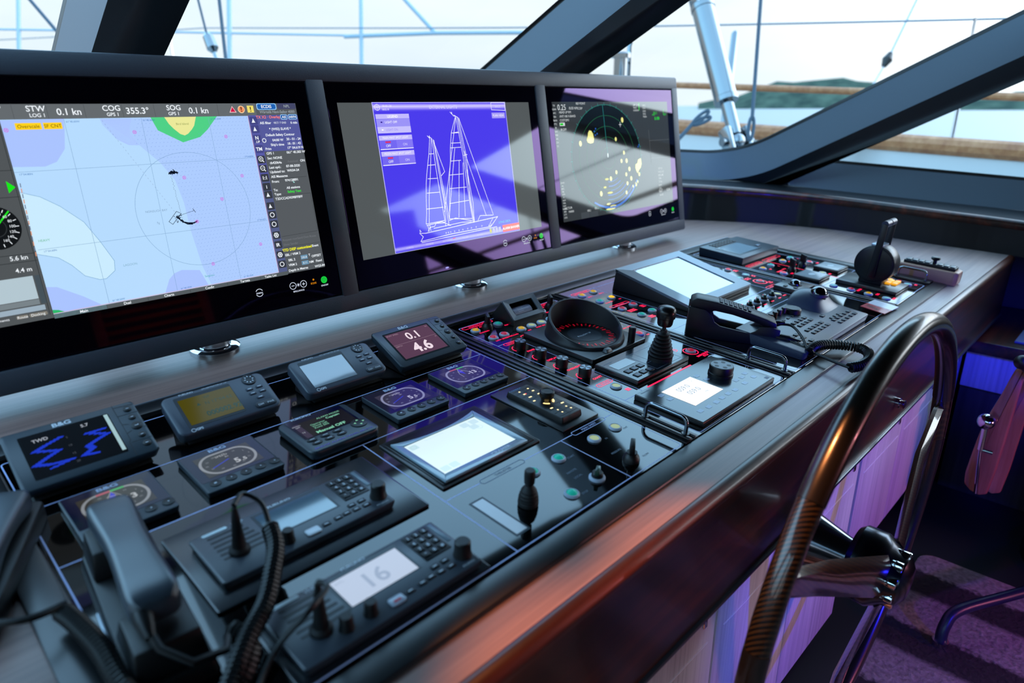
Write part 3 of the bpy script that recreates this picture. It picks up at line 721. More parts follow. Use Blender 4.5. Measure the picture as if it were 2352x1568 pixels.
# ---- PANEL A (nearest)
pa, oa = panel('black glass control panel nearest the camera carrying the sailing displays and two radios', .093, .961)
b = MB(); b.M = oa; b.z = PZ
b.rrect(.0975, .4815, .956, 1.157, .006, M_LINE, LW)
b.line([(.0975, .998), (.956, .998)], LW, M_LINE); b.line([(.0975, .845), (.956, .845)], LW, M_LINE)
b.line([(.541, .845), (.541, .4815)], LW, M_LINE); b.line([(.541, .631), (.612, .631)], LW, M_LINE); b.line([(.712, .631), (.835, .631)], LW, M_LINE); b.line([(.93, .631), (.956, .631)], LW, M_LINE)
b.line([(.8045, .631), (.8045, .4815)], LW, M_LINE)
b.up(); pill(b, .614, .71, .631, 'THRUSTER', M_PRINT); pill(b, .837, .929, .631, 'MAIN SHEET', M_LINE)
for s_, y, tx in ((.778, .586, 'START'), (.716, .506, 'STOP'), (.742, .541, 'LOCAL'), (.745, .557, 'REMOTE'), (.872, .583, 'IN'), (.93, .583, 'OUT'), (.85, .545, 'PRESSURE'), (.88, .505, 'FLOW')):
    b.text(tx, s_, y, .0042, M_PRINT)
b.build('printed_lines', pa)
b = MB(); b.M = oa; b.z = PZ+.0002
b.rect(.5625, .503, .5905, .603, mat('gauge_surround', '#2c3a44', .4)); b.up(); b.rect(.566, .507, .587, .599, mat('pale_gauge_window', '#9db2c0', .25, emit='#b7cbd8', es=.2)); b.build('level_gauge', pa, label='narrow pale gauge window')
for s_, y, c in ((.757, .595, 'teal'), (.695, .596, 'teal'), (.696, .516, 'teal'), (.853, .595, 'pale'), (.915, .595, 'pale')): button(pa, oa, s_, y, c)
selector(pa, oa, .760, .517, 30, True); selector(pa, oa, .845, .511, 35)

# ---- PANEL B
pb, ob = panel('black glass control panel with a red-lit steering bowl, joystick and four dimmer knobs', 1.008, 1.383)
b = MB(); b.M = ob; b.z = PZ
b.rrect(1.019, .4815, 1.376, 1.145, .006, M_LINE, LW)
b.line([(1.019, 1.006), (1.10, 1.006)], LW, M_LINE); b.line([(1.083, 1.006), (1.083, .648)], LW, M_LINE); b.line([(1.019, .722), (1.083, .722)], LW, M_LINE); b.line([(1.019, .648), (1.376, .648)], LW, M_LINE); b.line([(1.35, .955), (1.376, .955)], LW, M_LINE)
b.build('printed_lines', pb)
b = MB(); b.M = ob; b.z = PZ+.0002
pill(b, 1.026, 1.125, 1.136, 'STEERING PUMP 1', M_RED); pill(b, 1.262, 1.352, 1.136, 'STEERING PUMP 2', M_RED)
pill(b, 1.034, 1.082, 1.000, 'DIMMERS', M_RED); pill(b, 1.027, 1.075, .722, 'THRUSTER', M_RED); pill(b, 1.336, 1.372, .955, 'HORN', M_RED)
b.line([(1.103, 1.011), (1.106, 1.016), (1.275, 1.016)], .0022, M_RED); b.text('FOLLOW UP', 1.245, 1.011, .005, M_RED)
for s_, y, tx in ((1.055, 1.128-.006, 'STOP'), (1.078, 1.122, 'AUTO'), (1.098, 1.123, 'I'), (1.058, 1.091, 'STANDBY'), (1.134, 1.091, 'RUN'), (1.057, 1.031, 'LOW LEVEL'), (1.094, 1.031, 'OVERLOAD'), (1.152, 1.030, 'ON'), (1.195, 1.030, 'PORT SBY'), (1.232, 1.030, 'STBD'),
    (1.30, 1.122, 'STOP'), (1.322, 1.122, 'AUTO'), (1.296, 1.088, 'STANDBY'), (1.366, 1.091, 'RUN'), (1.362, .885, 'NAV LIGHT'), (1.362, .822, 'OFF')):
    b.text(tx, s_, y, .0052, M_RED, bold=.02)
for y, tx in ((.964, 'PANEL'), (.900, 'DISPLAY'), (.837, 'OVERHEAD'), (.773, 'CHART')):
    b.arc(1.049, y, .0180, .0022, M_RED, 105, 200, 40); b.text(tx, 1.062, y-.024, .0062, M_RED, bold=.03)
    b.text('LIGHTS', 1.062, y-.032, .0042, M_PRINT)
b.line([(1.105, .652), (1.278, .652)], .0042, M_RED); b.rrect(1.10, .6395, 1.283, .6485, .003, M_RED, .0012); b.text('AUTO PILOT', 1.19, .644, .004, M_RED)
b.arc(1.348, .694, .0175, .0024, M_RED); b.rect(1.060, .668, 1.072, .678, M_RED); b.text('EMERGENCY', 1.357, .667, .006, M_RED, bold=.03); b.text('STOP', 1.357, .659, .006, M_RED, bold=.03); pill(b, 1.296, 1.33, .722, 'ALARM', M_RED)
b.build('backlit_print', pb, label='red backlit lettering')
for s_, y, c in ((1.043, 1.108, 'amber'), (1.118, 1.106, 'teal'), (1.045, 1.048, 'red'), (1.081, 1.047, 'red'), (1.14, 1.046, 'amber'), (1.177, 1.046, 'pale'), (1.214, 1.046, 'pale'), (1.249, 1.047, 'teal'), (1.278, 1.104, 'amber'), (1.351, 1.106, 'teal'), (1.352, 1.05, 'red'), (1.345, .901, 'lit'), (1.345, .837, 'rose'), (1.056, .696, 'pale'), (1.348, .694, 'red')):
    button(pb, ob, s_, y, c)
for y in (.964, .900, .837, .773): knob(pb, ob, 1.049, y)
selector(pb, ob, 1.080, 1.105, 60); selector(pb, ob, 1.317, 1.108, 60)

# ---- PANEL C
pc, oc = panel('black glass control panel under the tilted tablet, black telephone and trackball keyboard', 1.427, 2.112)
b = MB(); b.M = oc; b.z = PZ
b.rrect(1.438, .4815, 2.105, 1.145, .006, M_LINE, LW); b.line([(1.552, 1.145), (1.552, .80)], LW, M_LINE); b.line([(1.438, 1.0), (1.552, 1.0)], LW, M_LINE); b.line([(1.438, .80), (2.105, .80)], LW, M_LINE); b.line([(1.99, 1.145), (1.99, .70)], LW, M_LINE); b.line([(1.69, .715), (1.99, .715)], LW, M_LINE)
b.build('printed_lines', pc)
b = MB(); b.M = oc; b.z = PZ+.0002
pill(b, 1.448, 1.53, 1.139, 'EXTERNAL LIGHT', M_RED); pill(b, 1.452, 1.535, 1.004, 'FIRE ALARM', M_RED); pill(b, 1.50, 1.58, .79, 'TELEPHONE', M_RED); pill(b, 1.995, 2.055, .806, 'WIPERS', M_RED)
for s_, y, tx in ((1.482, 1.098, 'SPOT 1'), (1.534, 1.099, 'SPOT 2'), (1.536, 1.034, 'ON'), (1.486, 1.034, 'COURTESY')): b.text(tx, s_, y, .0048, M_RED, bold=.02)
for s_, y, tx in ((1.536, .960, 'GEN'), (1.482, .957, 'ENGINE'), (1.536, .897, 'ROOM'), (1.486, .895, 'RESET'), (2.098, .968, 'MOB'), (2.09, .900, 'LIFT'), (2.038, .896, 'HATCH'), (2.066, .832, 'STOP')):
    b.text(tx, s_, y, .0062, M_RED, bold=.03); b.text(tx, s_, y-.008, .0062, M_RED, bold=.03)
for s_ in (1.790, 1.834, 1.882, 1.93): b.text('CAM', s_, .736, .005, M_RED, bold=.03); b.disc(s_-.025, .776, .0025, M_RED); b.disc(s_-.012, .781, .0025, M_RED)
b.text('WIPER', 1.968, .738, .005, M_RED, bold=.03)
b.line([(1.70, .782), (1.77, .782)], .002, M_RED); b.line([(1.70, .774), (1.77, .774)], .002, M_RED)
b.arc(2.045, .852, .021, .003, M_RED)
b.build('backlit_print', pc, label='red backlit lettering')
for s_, y, c in ((1.467, 1.117, 'amber'), (1.521, 1.118, 'amber'), (1.522, 1.053, 'lit'), (1.469, 1.054, 'teal'), (1.522, .978, 'red'), (1.467, .976, 'red'), (1.522, .915, 'teal'), (1.470, .914, 'teal'), (1.956, .755, 'pale'), (2.082, .983, 'rose'), (2.074, .916, 'mint'), (2.022, .912, 'mint'), (2.045, .852, 'rose')):
    button(pc, oc, s_, y, c)
for s_ in (1.776, 1.821, 1.867, 1.918): selector(pc, oc, s_, .756, 30, True)

# ---- PANEL D
pd, od = panel('farthest black glass control panel with the engine lever and two selector switches', 2.158, 2.487)
b = MB(); b.M = od; b.z = PZ
b.rrect(2.165, .4815, 2.456, 1.165, .006, M_LINE, LW); b.line([(2.165, .70), (2.456, .70)], LW, M_LINE); b.build('printed_lines', pd)
b = MB(); b.M = od; b.z = PZ+.0002
pill(b, 2.178, 2.285, .962, 'ANCHOR WINDLASS', M_RED, .016); pill(b, 2.305, 2.43, .962, 'SEARCH LIGHT', M_RED, .016)
b.line([(2.31, .955), (2.31, .70)], .0025, M_RED)
for s_, y, tx in ((2.22, .897, 'UP'), (2.285, .897, 'I'), (2.38, .899, 'ON'), (2.445, .897, 'I'), (2.22, .865, 'DOWN'), (2.26, .868, '0 1 2'), (2.445, .825, 'OFF'), (2.335, .74, 'SBY'), (2.35, .868, 'STOP'), (2.23, .826, 'OFF'), (2.22, .607, 'ALARM'), (2.22, .552, 'CMD'), (2.215, .503, 'SYNC'), (2.445, .555, 'CMD'), (2.442, .503, 'SBY')):
    b.text(tx, s_, y, .0075, M_RED, bold=.04)
b.build('backlit_print', pd, label='red backlit lettering')
for s_, y, c in ((2.362, .917, 'amber'), (2.428, .918, 'teal'), (2.201, .916, 'amber'), (2.267, .918, 'teal'), (2.426, .847, 'rose'), (2.204, .844, 'rose'), (2.321, .76, 'pale'), (2.196, .677, 'mint'), (2.2, .625, 'red'), (2.198, .572, 'amber'), (2.195, .519, 'mint'), (2.423, .575, 'lit'), (2.420, .522, 'mint')):
    button(pd, od, s_, y, c)
selector(pd, od, 2.26, .841, 70, h=1.2); selector(pd, od, 2.355, .843, 70, h=1.2)
for s_ in (2.2375, 2.4025):
    b = MB(); b.M = od; b.box(s_-.0475, s_+.0475, .721, .806, .001, .012, M_SATIN, .003); o = b.build('dimmer_plate', pd)
    b = MB(); b.M = od; b.z = .0125; b.rrect(s_-.042, .727, s_+.042, .800, .004, mat('frosted_plate', '#8c9aa2', .25, coat=.5)); b.up(); b.disc(s_, .765, .016, mat('pale_dot', '#b9c6cc', .3), ry=.010); b.build('touch_surface', o)

# ================================================================== THE THREE SCREENS
CEN = [.3275*DM, .8595*DM, 1.3915*DM]
GW, GH = .3535, .2385
t = thing('screen_housing', 'dark leather-covered housing holding the three large screens', 'screen housing', MF)
x0, x1 = CEN[0]-.394, CEN[2]+.393
b = MB()
b.box(x0, x1, GH+.002, .284, -.06, .004, M_LEATHER, .006); b.box(x0, x1, -.284, -GH-.002, -.06, .004, M_LEATHER, .006)
for a, c in ((x0, CEN[0]-GW-.002), (CEN[0]+GW+.002, CEN[1]-GW-.002), (CEN[1]+GW+.002, CEN[2]-GW-.002), (CEN[2]+GW+.002, x1)):
    b.box(a, c, -.284+.004, .284-.004, -.058, .0035, M_LEATHER, .003)
b.build('leather_frame', t)
b = MB(); b.box(x0+.004, x1-.004, -.28, .28, -.075, -.03, M_LEATHER, .004); b.build('back_shell', t)
b = MB()
for i in range(420):
    q = x0+.01+(x1-x0-.02)*i/420; b.box(q, q+.0032, .2825, .2848, -.012, -.0105, mat('grey_thread', '#4a515d', .7))
b.build('stitching', t)
for s_ in (.535, 1.295, 2.065):
    b = MB(); b.M = MF.inverted() @ PF @ T(s_, 1.405, -.004)
    b.lathe([(.052, 0), (.052, .006), (.046, .010), (.034, .012), (.034, .026), (.040, .030), (.040, .036), (.030, .040), (.030, .075)], M_CHROME, 40); b.build('chrome_foot', t)

def keys_art(b, ecdis=True, orange=True):
    """the lit touch marks along the bottom of each glass"""
    wk = glow('#d8e2f2', .9); gr = glow('#18d040', .95); og = glow('#e08a10', .9)
    b.arc(156, -197, 8, 1.4, wk, 25, 155); b.arc(156, -197, 8, 1.4, wk, 205, 335); b.text('menu', 156, -197, 4.6, wk, bold=.02)
    b.arc(235, -197, 7.5, 1.3, wk); b.line([(231.5, -197), (238.5, -197)], 1.4, wk); b.arc(261, -197, 7.5, 1.3, wk); b.line([(257.5, -197), (264.5, -197)], 1.4, wk); b.line([(261, -200.5), (261, -193.5)], 1.4, wk)
    b.disc(248, -197, 2, wk)
    for a in range(0, 360, 45): b.line([(248+2.6*math.cos(R_(a)), -197+2.6*math.sin(R_(a))), (248+4*math.cos(R_(a)), -197+4*math.sin(R_(a)))], .7, wk)
    b.text('BRILLIANCE', 247, -210, 3.6, wk, bold=.02)
    if orange:
        b.disc(287, -192, 2.2, og); b.text('ECDIS', 286, -200, 3.8, og, bold=.02)
    b.disc(313.5, -197, 8, gr); b.arc(313.5, -197, 4.2, .9, glow('#0a7a24', .8)); b.line([(313.5, -199.5), (313.5, -194.5)], .9, glow('#0a7a24', .8)); b.text('ON/OFF', 313, -209.5, 3.6, wk, bold=.02)
SC = Matrix.Scale(.001, 4)
def screen_thing(i, label, tint_img):
    t = thing('display_screen', label, 'display screen', MF @ T(CEN[i], 0, 0))
    b = MB(); b.box(-GW, GW, -GH, GH, -.028, .0012, M_BEZ, .0008, 1); b.build('glass_front', t)
    return t
M_BEZ = mat('violet_coated_black_glass', '#030306', .03, spec=.5, tint='#b88ae8', coat=0, ior=1.9)
def art(): b = MB(); b.M = SC @ T(0, 0, 1.5); b.dz = .12; return b
TI = '#dff4f6'
def G(h, es=1.0):
    m = glow(h, es, .05, TI); m.node_tree.nodes['Principled BSDF'].inputs['IOR'].default_value = 1.68; return m

# ---- screen 1: the sea chart
t1 = screen_thing(0, 'leftmost large screen showing a pale blue sea chart with a grey side menu', None)
b = art(); b.rect(-322, -168, 322, 195, G('#53585c', .8))
b.up(); b.rect(-221, -162, 208, 170, G('#b7dcff', 1.0))
sc1 = b.build('screen_panel', t1)
b = art(); b.z = .2
V = G('#abc4ff', 1.0)      # violet shallows
b.poly([(-221, 169), (-128, 170), (-131, 150), (-138, 119), (-155, 98), (-174, 91), (-221, 93)], V)
b.poly([(-71, 169), (-69, 158), (-51, 132), (-33, 121), (-15, 120), (15, 86), (35, 51), (42, 7), (43, -48), (50, -120), (60, -161), (208, -161), (208, 170)], G('#aecdff', 1.0))
b.poly([(-71, 169), (-69, 158), (-51, 132), (-33, 121), (-15, 120), (-26, 140), (-25, 153), (-17, 169)], V)
b.poly([(-31, -161), (-18, -136), (-6, -126), (9, -122), (43, -128), (54, -161)], V)
b.poly([(-221, -113), (-205, -116), (-169, -140), (-143, -161), (-221, -161)], V)
LI = [(-221, 51), (-194, 41), (-168, 22), (-138, -9), (-120, -47), (-105, -85), (-108, -103), (-125, -115), (-136, -115), (-158, -104), (-174, -82), (-191, -66), (-221, -55)]
b.poly(LI, G('#cbecff', 1.0)); b.up()
b.line(LI, .8, G('#7fb0da', .9))
b.poly([(16, 170), (24, 146), (66, 122), (101, 131), (119, 145), (143, 170)], G('#52d68a', .95))
b.up(); b.poly([(41, 170), (47, 157), (54, 148), (64, 138), (72, 135), (79, 138), (88, 146), (94, 153), (101, 170)], G('#ecea9a', 1.0))
sp_ = G('#7a9be0', .9)
def inside(x, y):
    if x > 205 or y > 167 or y < -158: return False
    edge = [(-15, 120), (15, 86), (35, 51), (42, 7), (43, -48), (50, -120), (60, -161)]
    if y > 120: ex0 = -26 if y < 150 else -18
    else:
        ex0 = 60
        for (xa, ya), (xb, yb) in zip(edge, edge[1:]):
            if yb <= y <= ya: ex0 = xa+(xb-xa)*(y-ya)/(yb-ya)
    if x < ex0+4: return False
    if y > 120 and 14 < x < 145 and y > 122+.55*abs(x-66): return False
    return True
for r in range(46):
    for c in range(34):
        x = -26+c*7+(3.5 if r % 2 else 0); y = 166-r*7.1
        if inside(x, y): b.poly([(x-.9, y-.5), (x+.9, y-.1), (x+.2, y+.7)], sp_)
gd = G('#7fa6cf', .9); b.up()
for P in ([(-128, 169), (-131, -161)], [(-1, 169), (-8, -161)], [(125, 169), (122, -161)], [(-221, 84), (206, 85)], [(-218, -48), (206, -47)]): b.line(P, .55, gd)
b.arc(62, -8, 111, .6, gd, seg=90)
dk = G('#3c78c0', .9)
for s_, x, y in (('61°40.60W', -115, 165), ('61°40.40W', 12, 165), ('61°40.20W', 140, 165), ('17°04.80N', -205, 80), ('17°04.80N', 193, 88), ('17°04.60N', -200, -52), ('17°04.60N', 193, -44), ('61°40.50W', -114, -157), ('61°40.30W', 10, -158), ('61°40.10W', 140, -157)): b.text(s_, x, y, 3.2, dk)
b.text('NONSUCH BAY', -12, -3, 4, G('#88a7c8', .9)); b.text('7g', -14, -26, 4, G('#88a7c8', .9)); b.text('LAGOON', -80, -96, 4, G('#88b4cc', .9)); b.text('Bird Island', 72, 157, 4, G('#8a9a50', .9)); b.text('Sargasso', 60, -142, 4, G('#3ab0b0', .9))
mg = G('#d070e0', 1.0)
for x, y in ((-216, 153), (-18, 144), (153, 130), (53, 55), (170, 50), (118, 7), (59, -32), (180, -95), (72, -120)):
    b.arc(x, y, 3, .9, mg, seg=16); b.line([(x-2, y-2), (x+2, y+2)], .8, mg); b.line([(x-2, y+2), (x+2, y-2)], .8, mg)
bk = G('#101a30', .5)
random.seed(3)
for i in range(60):
    x = 34+random.gauss(0, 4.2); y = 66+random.gauss(0, 1.6); b.disc(x, y, random.uniform(.6, 1.6), bk, 7)
for i in range(24): b.disc(29+(i*.12)+random.gauss(0, .5), 58-i*2.9, .6, bk, 6)
pt = [(22, -17), (27, -24), (33, -30), (42, -33), (52, -34), (60, -31)]
b.line(pt, 2.6, bk); b.line([(24, -18), (30, -28), (40, -35), (50, -36)], 1.8, bk)
for i in range(40): b.disc(26+random.gauss(0, 4), -22+random.gauss(0, 4), random.uniform(.4, 1.3), bk, 6)
b.line([(6, -26), (24, -8), (32, -13), (12, -32)], .9, bk, closed=True); b.line([(30, -16), (58, -10)], .6, bk); b.line([(56, -6), (60, -14)], 1, bk)
# own track and the red-white leg
for i in range(30): b.line([(-68+i*3.0, 166-i*5.9), (-67+i*3.0, 163.5-i*5.9)], .5, G('#90a4c8', .8))
for i in range(14): b.line([(-217-.4*i, 66-i*9), (-217.4-.4*i, 59-i*9)], 1.5, G('#e8a080', .9) if i % 2 else G('#7f90b0', .8))
b.text('HEAVY', -205, -33, 4, G('#62c090', .9)); b.poly([(-221, -161), (-203, -161), (-212, -156), (-221, -154)], G('#30c070', .9))
yl = G('#ffd21e', 1.0); b.up(); b.rect(-202, 153, -164, 164, yl); b.rect(-161, 153, -133, 164, yl); b.up(); b.text('Overscale', -183, 158.5, 5.6, G('#5a420a', .7)); b.text('SF CNT', -147, 158.5, 5.6, G('#5a420a', .7))
b.line([(-221, -161), (208, -161), (208, 170)], .8, G('#e8b0c8', .9))
b.build('sea_chart', sc1, label='pale blue chart with green and yellow islet')
b = art(); b.z = .2
hd = G('#6a7074', .9); wt = G('#eef4fa', 1.0); gy = G('#9aa4ac', .9)
b.rect(-322, 170, 229, 195, hd); b.up()
for x in (-200, -150, -92, -30, 26, 92, 148): b.line([(x, 171), (x, 194)], .6, G('#54595d', .8))
for s_, x, y, h in (('STW', -166, 187.5, 9.5), ('LOG 1', -166, 176.5, 6), ('0.1 kn', -117, 182, 11), ('COG', -48, 187.5, 9.5), ('GPS 1', -48, 176.5, 6), ('355.3°', -4, 182.5, 11), ('SOG', 62, 187.5, 9.5), ('GPS 1', 60, 176.5, 6), ('0.1 kn', 109, 182, 11), ('°', -217, 187, 9)): b.text(s_, x, y, h, wt, bold=.015)
b.poly([(171, 177), (186, 177), (178.5, 190)], G('#f4d0d0', 1.0)); b.disc(197, 183, 7.4, G('#f6d8a8', 1.0)); b.rect(210, 176.5, 224, 190.5, G('#f0e070', 1.0)); b.up()
b.poly([(173, 178.2), (184, 178.2), (178.5, 188)], G('#d01848', 1.0)); b.disc(197, 183, 6, G('#f09060', 1.0)); b.up()
for x in (197, 217): b.rect(x-1, 182, x+1, 188, G('#3a2010', .6)); b.disc(x, 179.5, 1.2, G('#3a2010', .6), 10)
b.build('status_bar', sc1, label='grey bar with speed and course figures')
b = art(); b.z = .2
b.rect(209, -162, 229, 171, G('#5c6694', .85)); b.rect(229.4, -168, 322, 195, G('#5e6368', .85)); b.up()
b.rect(229.4, 96, 322, 171, G('#5a5fa4', .9)); b.rect(209, 40, 229, 171, G('#5c5fae', .9)); b.up()
b.rrect(231, 181.5, 276, 195, 4, G('#8fc4f0', 1.0)); b.rrect(278, 183, 321, 195, 3, G('#4c5074', .8)); b.up(); b.rrect(233, 183, 274, 193.5, 3.4, G('#1f62b4', 1.0)); b.up()
b.text('ECDIS', 253, 188.5, 6.2, wt, bold=.02); b.text('NPL', 300, 189, 5.6, gy, bold=.02); b.text('Wärtsilä Navi-Sailor 4000', 276, 177.5, 5.4, gy, bold=.02)
rd = G('#ff8078', 1.0)
b.text('TX X2 · Overlay', 253, 167, 5.6, rd, bold=.02)
for x0_, x1_, s_ in ((281, 297, 'AIS'), (299, 320, 'ARPA')): b.rrect(x0_, 161, x1_, 172, 3, G('#9ccdf4', 1.0)); b.up(); b.rrect(x0_+1.2, 162.2, x1_-1.2, 170.8, 2.4, G('#2a62b0', .9)); b.up(); b.text(s_, (x0_+x1_)/2, 166.5, 5, wt, bold=.02)
for s_, x, y in (('AIS filter', 244, 155), ('6 min', 310, 154.5), ('* (W02) SLAVE *', 275, 142), ('Default Safety Contour', 273, 130), ('04:00 W', 265, 119), ('30 - 01 - 24', 302, 120), ("Ship's time", 262, 109.5), ('18 : 01 : 43', 302, 110.5), ('17° 04.619 N', 303, 101.5), ('061° 40.383 W', 302, 92), ('ON', 314, 73), ('07-08-2020', 289, 63), ('WK04-24', 287, 53.5), ('974128891', 279, 33), ('All stations', 280, 17), ('Event', 307, -116), ('OFFSET', 305, -139), ('Fixed', 309, -151), ('EBL / VRM 2', 249, -127), ('T', 288, -135), ('NM', 290, -151), ('WGS-84', 309, -163), ('EBL 2', 244, -139), ('VRM 2', 244, -150)): b.text(s_, x, y, 5, wt, bold=.02)
for s_, x, y in (('Prim', 233, 101.5), ('GPS 1', 233, 92), ('Sec: NONE', 233, 82), ('gb42064a', 236, 72), ('Last upd.:', 233, 62.5), ('Updated to:', 233, 53), ('AIS Messages', 233, 43), ('From:', 233, 32.5), ('To:', 233, 14.5), ('Type:', 233, 5.5), ('T2DCCAD9398FFBFF', 233, -4.5), ('Depth in Metres', 232, -162)): b.text(s_, x, y, 5, wt, al='l', bold=.02)
b.text('Safety Text', 281, 8.5, 5, G('#30e838', 1.0), bold=.02)
b.text('STD DISP customized', 262, -116, 5.6, G('#f4f020', 1.0), bold=.03)
b.text('VECT: T GND', 277, 154.7, 4, wt, sx=.85)
for s_, x, y in (('Request rout', 249, -94), ('Send Own Route', 290, -94), ('Show Sender', 249, -104), ('Autoload', 290, 73)): b.text(s_, x, y, 4.6, G('#7c8086', .8))
dl = G('#43484c', .7)
for q in ([(231, 3), (319, 1), (320, -82)], [(231, -86), (320, -84)], [(231, -110), (320, -110)], [(231, -157), (320, -157)], [(231, 37), (316, 38)]): b.line(q, .7, dl)
for x0_, y0_, x1_, y1_ in ((266, -142.5, 283, -133), (266, -155, 283, -146)): b.rect(x0_, y0_, x1_, y1_, G('#6f9ab8', .9))
b.up(); b.text('330.8', 274, -138, 4.4, wt); b.text('0.11', 274, -150.5, 4.4, wt)
b.poly([(281, 31), (286, 27), (283, 26)], G('#a8e8e0', 1.0)); b.arc(233.5, 119, 4, 1.4, wt, seg=16)
b.build('side_menu', sc1, label='grey menu column with small white text')
b = art(); b.z = .45
ic = G('#eef4fa', 1.0); ib = G('#3e424c', .8)
for k, y in enumerate((160, 143, 123, 102, 80, 61, 42, 23, 6, -18, -37, -57, -81, -102, -124, -145)):
    b.rrect(210.5, y-8, 227.5, y+8, 2, ib if k > 3 else G('#4a4d90', .85)); b.up()
    if k in (2, 3, 6, 7, 13): b.text({2: 'N', 3: 'TM', 6: '1:1', 7: 'i', 13: 'IR'}[k], 218.5, y+(2 if k == 2 else 0), 7, ic, bold=.03)
    if k == 2: b.text('.UP', 219, y-6, 4.6, ic, bold=.02)
    if k in (4, 5): b.arc(218, y+1.5, 4.6, 1.4, ic, seg=18); b.line([(215.6, y+1.5), (220.4, y+1.5)], 1.1, ic); b.line([(221, y-2), (224, y-5.5)], 1.8, ic)
    if k == 4: b.line([(218, y-1), (218, y+4)], 1.1, ic)
    if k in (0, 1, 8, 9): b.poly([(214, y-4), (222, y-4), (220, y), (218, y+5), (216, y)], ic)
    if k in (10, 11, 12, 14, 15): b.arc(218.5, y, 4.6, 1.6, ic, seg=18)
    if k in (12, 14): [b.line([(218.5, y), (218.5+6*math.cos(R_(a)), y+6*math.sin(R_(a)))], 1, ic) for a in range(0, 360, 60)]
b.build('tool_icons', sc1)
b = art(); b.z = .3
tb_ = G('#5c6468', .85); b.rect(-221, -170, 229, -162, tb_); b.rect(-221, -170, -136, -162, G('#6c98a4', .9)); b.up()
for s_, x in (('Main', -174), ('Dual', -101), ('Charts', -25), ('Config', 55), ('Targets', 130), ('Tasks List', 188)): b.text(s_, x, -166, 4.8, wt, bold=.02)
for x in (-136, -64, 16, 92, 165): b.line([(x, -169.5), (x, -162.5)], .5, G('#3c4246', .7))
b.build('task_bar', sc1)
b = art(); b.z = .2
ln = G('#3c4144', .7)
b.rect(-322, -168, -222, 169, G('#585d60', .85)); b.up()
for q in ([(-322, 89), (-223, 88)], [(-322, 45), (-223, 44)], [(-322, -51), (-223, -52)], [(-322, -64), (-223, -65)], [(-224, 169), (-226, -161)]): b.line(q, 1, ln)
b.poly([(-236, 71), (-236, 51), (-225, 60)], G('#18e818', 1.0))
b.disc(-268, -4, 36, G('#1d2124', .5), 40); b.up()
for a in range(-80, 90, 20): b.line([(-268+28*math.cos(R_(a)), -4+28*math.sin(R_(a))), (-268+33*math.cos(R_(a)), -4+33*math.sin(R_(a)))], 1.2, wt)
for a, s_ in ((68, '40'), (46, '60'), (24, '80'), (2, '100'), (-20, '120'), (-42, '140'), (-64, '160')): b.text(s_, -268+24*math.cos(R_(a)), -4+24*math.sin(R_(a)), 4.4, wt)
b.line([(-268, -4), (-244, 22)], 2.4, G('#20e820', 1.0)); b.arc(-268, -4, 15, 1.2, ln)
b.text('5.6 kn', -248, -57, 7.5, wt, bold=.01); b.text('4.4 m', -246, -78, 7.5, wt, bold=.01)
b.rect(-322, -130, -236, -90, G('#b8ccd6', .95)); b.rect(-322, -140, -236, -131, G('#7f8a90', .9)); b.rect(-234, -140, -226, -90, G('#4e5b64', .8)); b.rect(-322, -151, -230, -142, G('#a4b8c8', .9))
b.up(); b.rrect(-275, -160, -258, -154, 2, G('#8a867c', .9)); b.rrect(-256, -160, -229, -154, 2, G('#8a867c', .9)); b.up(); b.text('Route', -266, -157, 4.4, wt); b.text('Docking', -243, -157, 4.4, wt); b.text('Instruments', -300, -157, 4.4, wt)
b.build('instrument_column', sc1, label='grey column with a round dial')
b = art(); b.z = .2; keys_art(b); b.build('touch_keys', t1, label='white and green lit touch marks')

# ---- screen 2: the yacht's lights page
t2 = screen_thing(1, 'middle large screen showing a white line drawing of a two-masted yacht on blue', None)
b = art(); b.rect(-328, -170, 320, 196, G('#5a6062', .85)); sc2 = b.build('screen_panel', t2)
b = art(); b.z = .15
b.rect(-233, -169, 222, 197, G('#b9b6ff', 1.0)); b.up(); b.rect(-231, -153, 220, 175, G('#4b3cec', 1.0))
for k in range(6): b.rect(-231, 175+k*3.4, 220, 178.4+k*3.4, G(('#5a4cf0', '#8478f8', '#b2a8ff', '#cfc8ff', '#a89cff', '#6a5cf4')[k], 1.0))
for k in range(5): b.rect(-231, -168+k*3.1, 220, -164.9+k*3.1, G(('#5a4cf0', '#8a80fa', '#b4acff', '#9a90fc', '#5e50f0')[k], 1.0))
b.up(); wl = G('#f4f2ff', 1.0); wp = G('#d8d4ff', 1.0)
b.arc(-219, 185, 7, 1.2, wl); b.line([(-226, 185), (-212, 185)], .8, wl); b.line([(-219, 178), (-219, 192)], .8, wl); b.text('EXTERNAL LIGHTS', -10, 185, 8, wp, bold=.02)
b.text('30-01-24', -190, 188, 5.4, wl); b.text('18:02:10', -195, 180, 4.4, wl)
b.line([(165, 176), (219, 174), (219, 195), (165, 195)], 1.4, wl, closed=True); b.text('BACK', 191, 185, 6, wp)
b.build('page_background', sc2, label='bright blue page')
wl2 = G('#ffffff', 1.0)
b = art(); b.z = .75
b.rect(-228, 158, -127, 169, G('#c4bcff', 1.0)); b.rect(-228, 124, -127, 157.5, G('#9c94f8', 1.0)); b.up(); b.rect(-228, 124, -127, 139, G('#c8c2ff', 1.0)); b.up()
b.text('LEGEND', -178, 163.5, 6, wl2, bold=.02); b.text('LIGHT OFF', -203, 150, 5.4, wl2, al='l'); b.text('LIGHT ON', -203, 132, 5.4, G('#9a8cf0', 1.0), al='l'); b.rect(-216, 148.5, -211, 151.5, G('#3020a0', .8)); b.rect(-216, 130.5, -211, 133.5, wl2)
b.build('legend_box', sc2)
